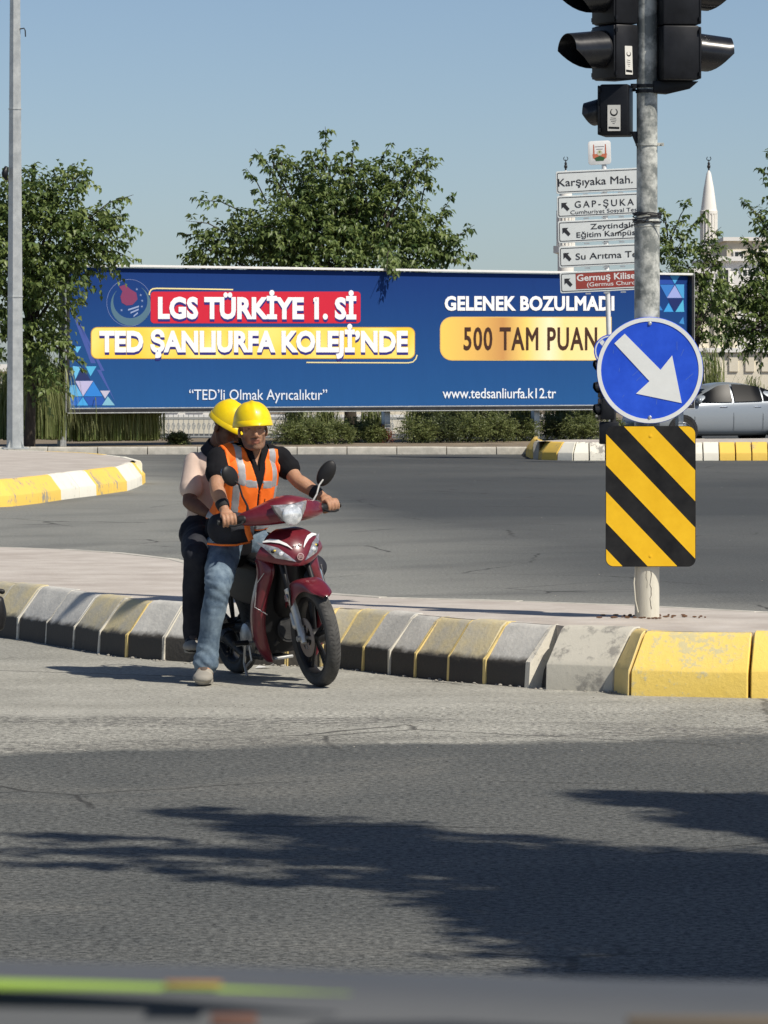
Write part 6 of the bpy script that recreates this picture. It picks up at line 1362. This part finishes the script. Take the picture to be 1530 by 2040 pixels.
# ---- front rider
inv = MB_.inverted(); BL2 = lambda v: inv @ (ML_ @ Vector(v))
gR, gL = BL2(GR), BL2(GL); axR = (BL2(GR+Vector((-.02, -.1, 0)))-gR).normalized(); axL = (BL2(GL+Vector((-.02, .1, 0)))-gL).normalized()
V = Vector
J = dict(pel=pb(470, 1066, -.13), chest=pb(492, 955, -.035), neck=pb(501, 903, .0), head=pb(504, 856, .055), Q=head_rot(-14, 1, 3),
         shR=pb(435, 914, -.02), shL=pb(558, 912, -.05), elR=pb(431, 972, .13), elL=pb(592, 957, .10), hipR=pb(447, 1090, -.10), hipL=pb(500, 1085, -.12),
         knR=pb(434, 1166, .24), anR=pb(409, 1318, .17), ftR=pb(404, 1352, .30))
J['wrR'] = gR+V((-.062, .004, .052)); J['wrL'] = gL+V((-.066, -.012, .045))
J['knL'] = V((.22, .10, .60)); J['anL'] = V((.05, .17, .30)); J['ftL'] = V((.19, .18, .27)); J['belly'] = V((.015, 0, 0))
rider, rb = person('person', 'front rider in orange vest and yellow hard hat gripping the handlebars, right foot down', J, m_skin, grips={'R': (gR, axR), 'L': (gL, axL)})
mb = MB(); torso(mb, J, .010); sleeve(mb, J, 'R', .50, .010); sleeve(mb, J, 'L', .46, .010)
mb.limb([J['neck'].lerp(J['chest'], .3), J['neck'].lerp(J['head'], .02)], [.070, .064], n=16)
shirt = remesh(mb, 'shirt', m_shirt, rider, .0052, 4, fold(.006, 9, (1, 1, .6)))
sxv = (J['shL']-J['shR']); sw = sxv.length; sxv.normalize(); shm = J['shR'].lerp(J['shL'], .5); spine = (J['neck']-J['pel']).normalized(); fr_ = sxv.cross(spine); fr_ = fr_ if fr_.x > 0 else -fr_
def tc_(c): d = c-shm; return d.dot(sxv), d.dot(spine), d.dot(fr_)       # across, up, front
def vest_p(c, n_):
    a, u, f = tc_(c)
    if u < -.385 or u > .075: return False
    if a > .150+.16*max(0, -u-.11) or -a > .185+.10*max(0, -u-.11): return False
    if abs(a) < .058 and u > .045: return False
    if f > 0 and abs(a) < .005+.055*max(0, (u+.14)/.19): return False
    return True
def vcut(J_, k1=.036, lo=-.040):
    sx = (J_['shL']-J_['shR']).normalized(); m = J_['shR'].lerp(J_['shL'], .5); sp_ = (J_['neck']-J_['pel']).normalized(); fr = sx.cross(sp_); fr = fr if fr.x > 0 else -fr
    def f_(c, n_):
        d = c-m; a, u, f = d.dot(sx), d.dot(sp_), d.dot(fr)
        nk = c-(J_['neck']); nk = nk-sp_*nk.dot(sp_)
        if u > .072 and nk.length < .10: return True
        return f > 0 and u > lo and abs(a) < k1*(u-lo)/.13
    return f_
cut(shirt, vcut(J))
for sg in (-1, 1):
    mb = MB(); q = [shm+sxv*(a*sg)+spine*u+fr_*f for a, u, f in ((.004, -.035, .126), (.026, .02, .106), (.054, .072, .066), (.068, .094, .0), (.048, .10, -.055), (0, .10, -.075))]
    mb.tube(q, [(.006, .016), (.006, .020), (.006, .021), (.006, .020), (.006, .018), (.006, .018)], 8, side=spine); mb.build('collar', m_shirt, shirt)
vest = patch(shirt, 'vest', m_vest, rider, vest_p, .009)
tape = [('v', lambda a, u, f: .088 < abs(a+.0) < .128 and u > -.12), ('h', lambda a, u, f: -.125 < u < -.085 and .02 < abs(a) < .086), ('s', lambda a, u, f: abs(a) > .115 and u < -.12 and abs(a) < .15 and u > -.33), ('b', lambda a, u, f: -.375 < u < -.335)]
for nm, pr in tape: patch(vest, 'reflective_strip', m_tape, vest, (lambda pr: lambda c, n_: pr(*tc_(c)))(pr), .0016, smooth=1)
# zip, pocket and printed badge on the vest front
def vpt(a, u, o=.004):
    from mathutils.bvhtree import BVHTree
    global _bvh
    try: _bvh
    except NameError: bm = bmesh.new(); bm.from_mesh(vest.data); _bvh = BVHTree.FromBMesh(bm); bm.free()
    org = shm+sxv*a+spine*u+fr_*.5; h = _bvh.ray_cast(org, -fr_)
    return (h[0]+fr_*o) if h[0] is not None else (shm+sxv*a+spine*u+fr_*.13)
mb = MB(); mb.tube([vpt(.012, -.17-.035*k) for k in range(6)], .0025, 5); mb.build('zip', m_shirt, vest)
mb = MB(); q = [vpt(.055, -.19), vpt(.058, -.225), vpt(.075, -.238), vpt(.098, -.232), vpt(.104, -.195)]; mb.tube(q, .002, 5); mb.build('pocket_seam', m_shirt, vest)
mb = MB()
for k in range(6): mb.tube([vpt(.042+.013*k, -.272), vpt(.042+.013*k, -.29+(.006 if k % 2 else 0)), vpt(.050+.013*k, -.29)], .0018, 4)
mb.tube([vpt(.04, -.298), vpt(.118, -.296)], .0018, 4); mb.build('printed_badge', m_red, vest)
mb = MB()
for k in ('R', 'L'):
    if k == 'R': mb.limb([J['hipR'].lerp(J['pel'], .1), J['hipR'].lerp(J['knR'], .5), J['knR']], [.098, .088, .072], n=18); mb.limb([J['knR'], J['knR'].lerp(J['anR'], .35), J['knR'].lerp(J['anR'], .8), J['anR']+V((.012, 0, -.002))], [.072, .066, .058, .070], n=18)
    else: mb.limb([J['hipL'], J['hipL'].lerp(J['knL'], .5), J['knL']], [.098, .086, .070], n=18); mb.limb([J['knL'], J['knL'].lerp(J['anL'], .5), J['anL']], [.070, .060, .058], n=18)
mb.limb([J['hipR'], J['pel']+V((0, 0, .03)), J['hipL']], [(.12, .115), (.13, .13), (.12, .115)], side=(1, 0, 0), n=20)
def jf(c, n_):
    kd = (c-J['knR']).length; ad = (c-J['anR']).length; s1 = math.exp(-(kd/.13)**2); s2 = math.exp(-(ad/.09)**2)
    return fold(.008, 9, (1, 1, .55))(c, n_)+(.003*s1+.005*s2)*math.sin(c.z*120+9*noise.noise(c*7)+c.y*40)
remesh(mb, 'jeans', m_jean, rider, .0065, 2, jf)
shoe(rider, J['anR'], J['ftR'], m_shoe); shoe(rider, J['anL'], J['ftL'], m_shoe)
for k, f0, f1 in (('R', .60, .86), ('L', .58, .84)):
    a, b = J['el'+k].lerp(J['wr'+k], f0), J['el'+k].lerp(J['wr'+k], f1); mb = MB(); mb.tube([a, a.lerp(b, .5), b], [.0405, .039, .0355], 20); mb.build('wristband', m_band, rider, bevel=.004)
hard_hat(rider, J['head'], J['Q'] @ Matrix.Rotation(R(-4), 3, 'Y'), 1.04)
# bag lying on his lap, with its orange trim
bg_ = empty('lap_bag', M0, YAW); tag(bg_, 'dark navy bag with orange trim on the front rider\'s lap', 'bag')
a, b = pb(432, 1052, .12), pb(488, 1052, .12); mb = MB()
mb.limb([a, a.lerp(b, .5)+V((.03, 0, 0)), b], [(.085, .05), (.095, .065), (.085, .05)], side=(0, 0, 1), n=20); remesh(mb, 'bag_body', m_bag, bg_, .008, 3, fold(.010, 9))
mb = MB(); mb.tube([pb(413, 1083, .16), pb(440, 1086, .20), pb(470, 1086, .20), pb(498, 1080, .16)], (.006), 8); mb.build('orange_piping', m_trim, bg_)
mb = MB(); mb.tube([pb(492, 1046, .235), pb(494, 1060, .24), pb(500, 1076, .23)], [(.005, .018)]*3, 8, side=(1, 0, 0)); mb.build('orange_strap', m_trim, bg_)
# ---- passenger
J2 = dict(pel=pb(425, 1062, -.50), chest=pb(424, 958, -.46), neck=pb(431, 895, -.40), head=pb(453, 851, -.32), Q=head_rot(24, 28, -6),
          shR=pb(388, 922, -.45), shL=pb(484, 915, -.42), elR=pb(377, 1000, -.34), elL=pb(500, 985, -.26), hipR=pb(398, 1066, -.44), hipL=pb(455, 1066, -.46),
          knR=pb(389, 1108, -.02), anR=pb(386, 1268, -.16), ftR=pb(384, 1290, -.02))
J2['wrR'] = pb(412, 1022, -.20); J2['wrL'] = V((-.22, .12, 1.0)); J2['hdR'] = V((.5, .7, -.1)); J2['hdL'] = V((.6, -.6, -.1))
J2['knL'] = V((-.06, .24, .64)); J2['anL'] = V((-.26, .20, .38)); J2['ftL'] = V((-.12, .22, .34))
pas, pbod = person('person', 'passenger in pale pink shirt and yellow hard hat, sitting behind the front rider', J2, m_skin2, voxel=.006)
mb = MB(); torso(mb, J2, -.004); sleeve(mb, J2, 'R', .66, .006); sleeve(mb, J2, 'L', .6, .014); mb.limb([J2['neck'].lerp(J2['chest'], .25), J2['neck'].lerp(J2['head'], .0)], [.072, .066], n=16)
polo = remesh(mb, 'polo_shirt', m_polo, pas, .0075, 3, fold(.008, 8, (1, 1, .6)))
mb = MB()
for k in ('R', 'L'): mb.limb([J2['hip'+k], J2['hip'+k].lerp(J2['kn'+k], .5), J2['kn'+k]], [.100, .088, .070], n=18); mb.limb([J2['kn'+k], J2['kn'+k].lerp(J2['an'+k], .5), J2['an'+k]], [.070, .062, .058], n=18)
mb.limb([J2['hipR'], J2['pel']+V((0, 0, .02)), J2['hipL']], [(.12, .12), (.13, .13), (.12, .12)], side=(1, 0, 0), n=20)
remesh(mb, 'trousers', m_trous, pas, .0075, 3, fold(.010, 9, (1, 1, .6)))
shoe(pas, J2['anR'], J2['ftR'], m_shoe2); shoe(pas, J2['anL'], J2['ftL'], m_shoe2)
cut(polo, vcut(J2))
ax2 = (J2['head']-J2['neck']).normalized(); rings = []; u2 = ax2.cross(V((0, 1, 0))).normalized(); v2 = ax2.cross(u2)
for h_, r_ in ((-.035, .086), (.0, .076), (.032, .070), (.034, .066), (.0, .070)): rings.append([J2['neck']+ax2*h_+u2*r_*math.cos(t*math.pi/12)+v2*r_*math.sin(t*math.pi/12) for t in range(24)])
mb = MB(); mb.loft(rings, cap=False); mb.build('collar', m_trous, polo)
hard_hat(pas, J2['head'], J2['Q'])
# ================================================================ NEAR LEDGE, EDGE TYRE, LITTER
# blurred grey ledge of the vehicle the picture is taken from, with a bright strip lying on it
m_ledge = M('grey_ledge_plastic', (0.070, 0.078, 0.088), 0.7, vscale=3, col2=(0.10, 0.105, 0.11)); m_ledged = M('dark_ledge_seal', (0.02, 0.024, 0.032), 0.8)
def np_(px, py, D): return P(px, py, D)
Dn = 1.15
e = empty('vehicle_ledge', (0, Dn, CH-.155)); tag(e, 'out of focus grey ledge across the bottom of the picture', 'car part')
mb = MB(); rings = []
for px, py in ((-500, 1936), (0, 1946), (500, 1958), (900, 1972), (1300, 1984), (2100, 2000)):
    a = np_(px, py+8, Dn)-e.location; k = Dn/F
    rings.append([a+V((0, y, z)) for y, z in ((.06, -.003), (.03, -.0005), (.0, .0), (-.008, -.0015), (-.014, -.005), (-.017, -.010), (-.018, -90*k), (.06, -90*k))])
mb.loft(rings); mb.build('ledge', m_ledge, e, ang=60)
mb = MB(); rings = []
for px, py in ((-500, 2022), (200, 2034), (560, 2046), (640, 2018), (900, 2016), (1300, 2036), (2100, 2050)):
    a = np_(px, py, Dn)-e.location; k = Dn/F; rings.append([a+V((0, -.016, 0)), a+V((0, -.024, -.002)), a+V((0, -.024, -120*k)), a+V((0, -.016, -120*k))])
mb.loft(rings); mb.build('seal', m_ledged, e, smooth=False)
e2 = empty('cloth_strip', (0, Dn, CH-.15)); tag(e2, 'blurred lime green strip lying along the grey ledge at bottom left', 'strip')
mb = MB(); k = Dn/F; rings = []
for px, py, t in ((-400, 1944, 7), (0, 1948, 6.5), (200, 1950, 5), (400, 1954, 3.5), (560, 1958, 1.8), (700, 1962, .5)):
    a = np_(px, py, Dn)-e2.location; rings.append([a+V((0, -.0155, t*k)), a+V((0, -.0165, t*.5*k)), a+V((0, -.0165, -t*.8*k)), a+V((0, -.0165+.0012*t, -t*.8*k)), a+V((0, -.0165+.0012*t, t*k))])
mb.loft(rings); mb.build('strip', M('lime_green_cloth', (0.30, 0.46, 0.06), 0.7), e2, smooth=False)
e3 = empty('orange_tag', (0, Dn, CH-.15)); tag(e3, 'small blurred orange tag on the lime green strip', 'tag')
a = np_(392, 1940, Dn)-e3.location; mb = MB(); mb.box(a+V((0, -.0185, 0)), (110*k, .003, 7*k)); mb.build('tag', M('orange_cloth', (0.42, 0.20, 0.05), 0.7), e3, bevel=.0004)
e4 = empty('orange_tag', (0, Dn, CH-.15)); tag(e4, 'dull orange patch on the grey ledge below the lime strip', 'tag')
a = np_(472, 2006, Dn)-e4.location; mb = MB(); mb.box(a+V((0, -.023, 0)), (90*k, .004, 22*k)); mb.build('tag', M('dull_orange', (0.17, 0.085, 0.06), 0.7), e4, bevel=.0004)
e5 = empty('orange_tag', (0, Dn, CH-.15)); tag(e5, 'dull tan patch on the grey ledge at bottom right', 'tag')
a = np_(1390, 2010, Dn)-e5.location; mb = MB(); mb.box(a+V((0, -.023, 0)), (300*k, .004, 22*k)); mb.build('tag', M('dull_tan', (0.15, 0.12, 0.085), 0.7), e5, bevel=.0004)
# part of another two-wheeler cut off by the left edge
g = G(-62, 1330); t_ = empty('parked_moped', g, R(100)); tag(t_, 'black rounded part of another moped cut off at the left edge by the kerb', 'motorcycle')
c = P(-2, 1222, g.y)-g; inv_t = Matrix.Rotation(-R(100), 3, 'Z'); c = inv_t @ c
mb = MB(); mb.limb([c+V((0, 0, .075)), c, c-V((0, 0, .07))], [(.030, .042), (.045, .050), (.035, .042)], side=(0, 1, 0), n=18); mb.build('handguard', m_blk, t_)
mb = MB(); mb.limb([c+V((0, -.02, .13)), c+V((0, .0, .135))], [.016, .014]); mb.build('lever_end', m_blk, t_)
w_ = empty('front_wheel', inv_t @ V((-.22, 0, .28)), parent=t_)
mb = MB(); mb.lathe([(.22, -.035), (.27, -.04), (.285, 0), (.27, .04), (.22, .035)], axis='y', n=36); mb.build('tyre', m_tyre2, w_)
mb = MB(); mb.lathe([(.225, -.03), (.20, -.02), (.20, .02), (.225, .03)], axis='y', n=36); 
for q in range(6): a = q*math.pi/3; mb.tube([(0, 0, 0), (.21*math.cos(a), 0, .21*math.sin(a))], .012, 6)
mb.build('rim', m_blk, w_)
mb = MB(); mb.tube([w_.location, w_.location+V((-.16, 0, .42)), w_.location+V((-.2, 0, .6))], [.03, .03, .02], 10); mb.build('fork_leg', m_fork, t_)
mb = MB(); mb.tube([w_.location+V((-.2, 0, .6)), c+V((0, 0, .03))], .014, 8); mb.build('handlebar', m_blk, t_)
# litter
g = G(525, 1332); pp = MB()
pp.add([g+V((-.05, .0, .004)), g+V((.02, -.03, .012)), g+V((.06, .0, .03)), g+V((.02, .04, .008)), g+V((-.03, .05, .016))], [(0, 1, 4), (1, 2, 3), (1, 3, 4)]); o = pp.build('paper_scrap', m_white, smooth=False, solid=.001); tag(o, 'crumpled white paper scrap on the road beneath the scooter', 'litter')
mb = MB()
for i in range(300):
    px, py = random.uniform(-60, 1590), random.uniform(1385, 1500) if random.random() < .6 else random.uniform(930, 1190)
    if 930 < py < 1190 and px < 380 and py > 1060: continue
    q = G(px, py); r_ = random.uniform(.0015, .006)*(1 if py > 1300 else 1.2)
    if py < 1300 and (G(px, 1190, .35).y > q.y): continue
    mb.ell(q+V((0, 0, r_*.3)), (r_, r_*random.uniform(.6, 1.2), r_*.5), n=6, m=4)
for i in range(260):      # grit gathered along the foot of the near kerb
    t = random.random()*(len(nf)-8)+3; j = int(t); a, b = G(*nf[j]), G(*nf[j+1]); q = a.lerp(b, t-j); r_ = .003+.011*random.random()**3
    mb.ell(q+V((random.uniform(-.03, .03), random.uniform(-.16, -.01)*random.random(), r_*.3)), (r_, r_*.8, r_*.6), n=6, m=4)
o = mb.build('gravel', M('grit', (0.34, 0.32, 0.28), 0.9, var=0.3), smooth=False); tag(o, 'loose grit and pebbles scattered on the road by the kerb', 'gravel', kind='stuff')
bpy.context.view_layer.update()
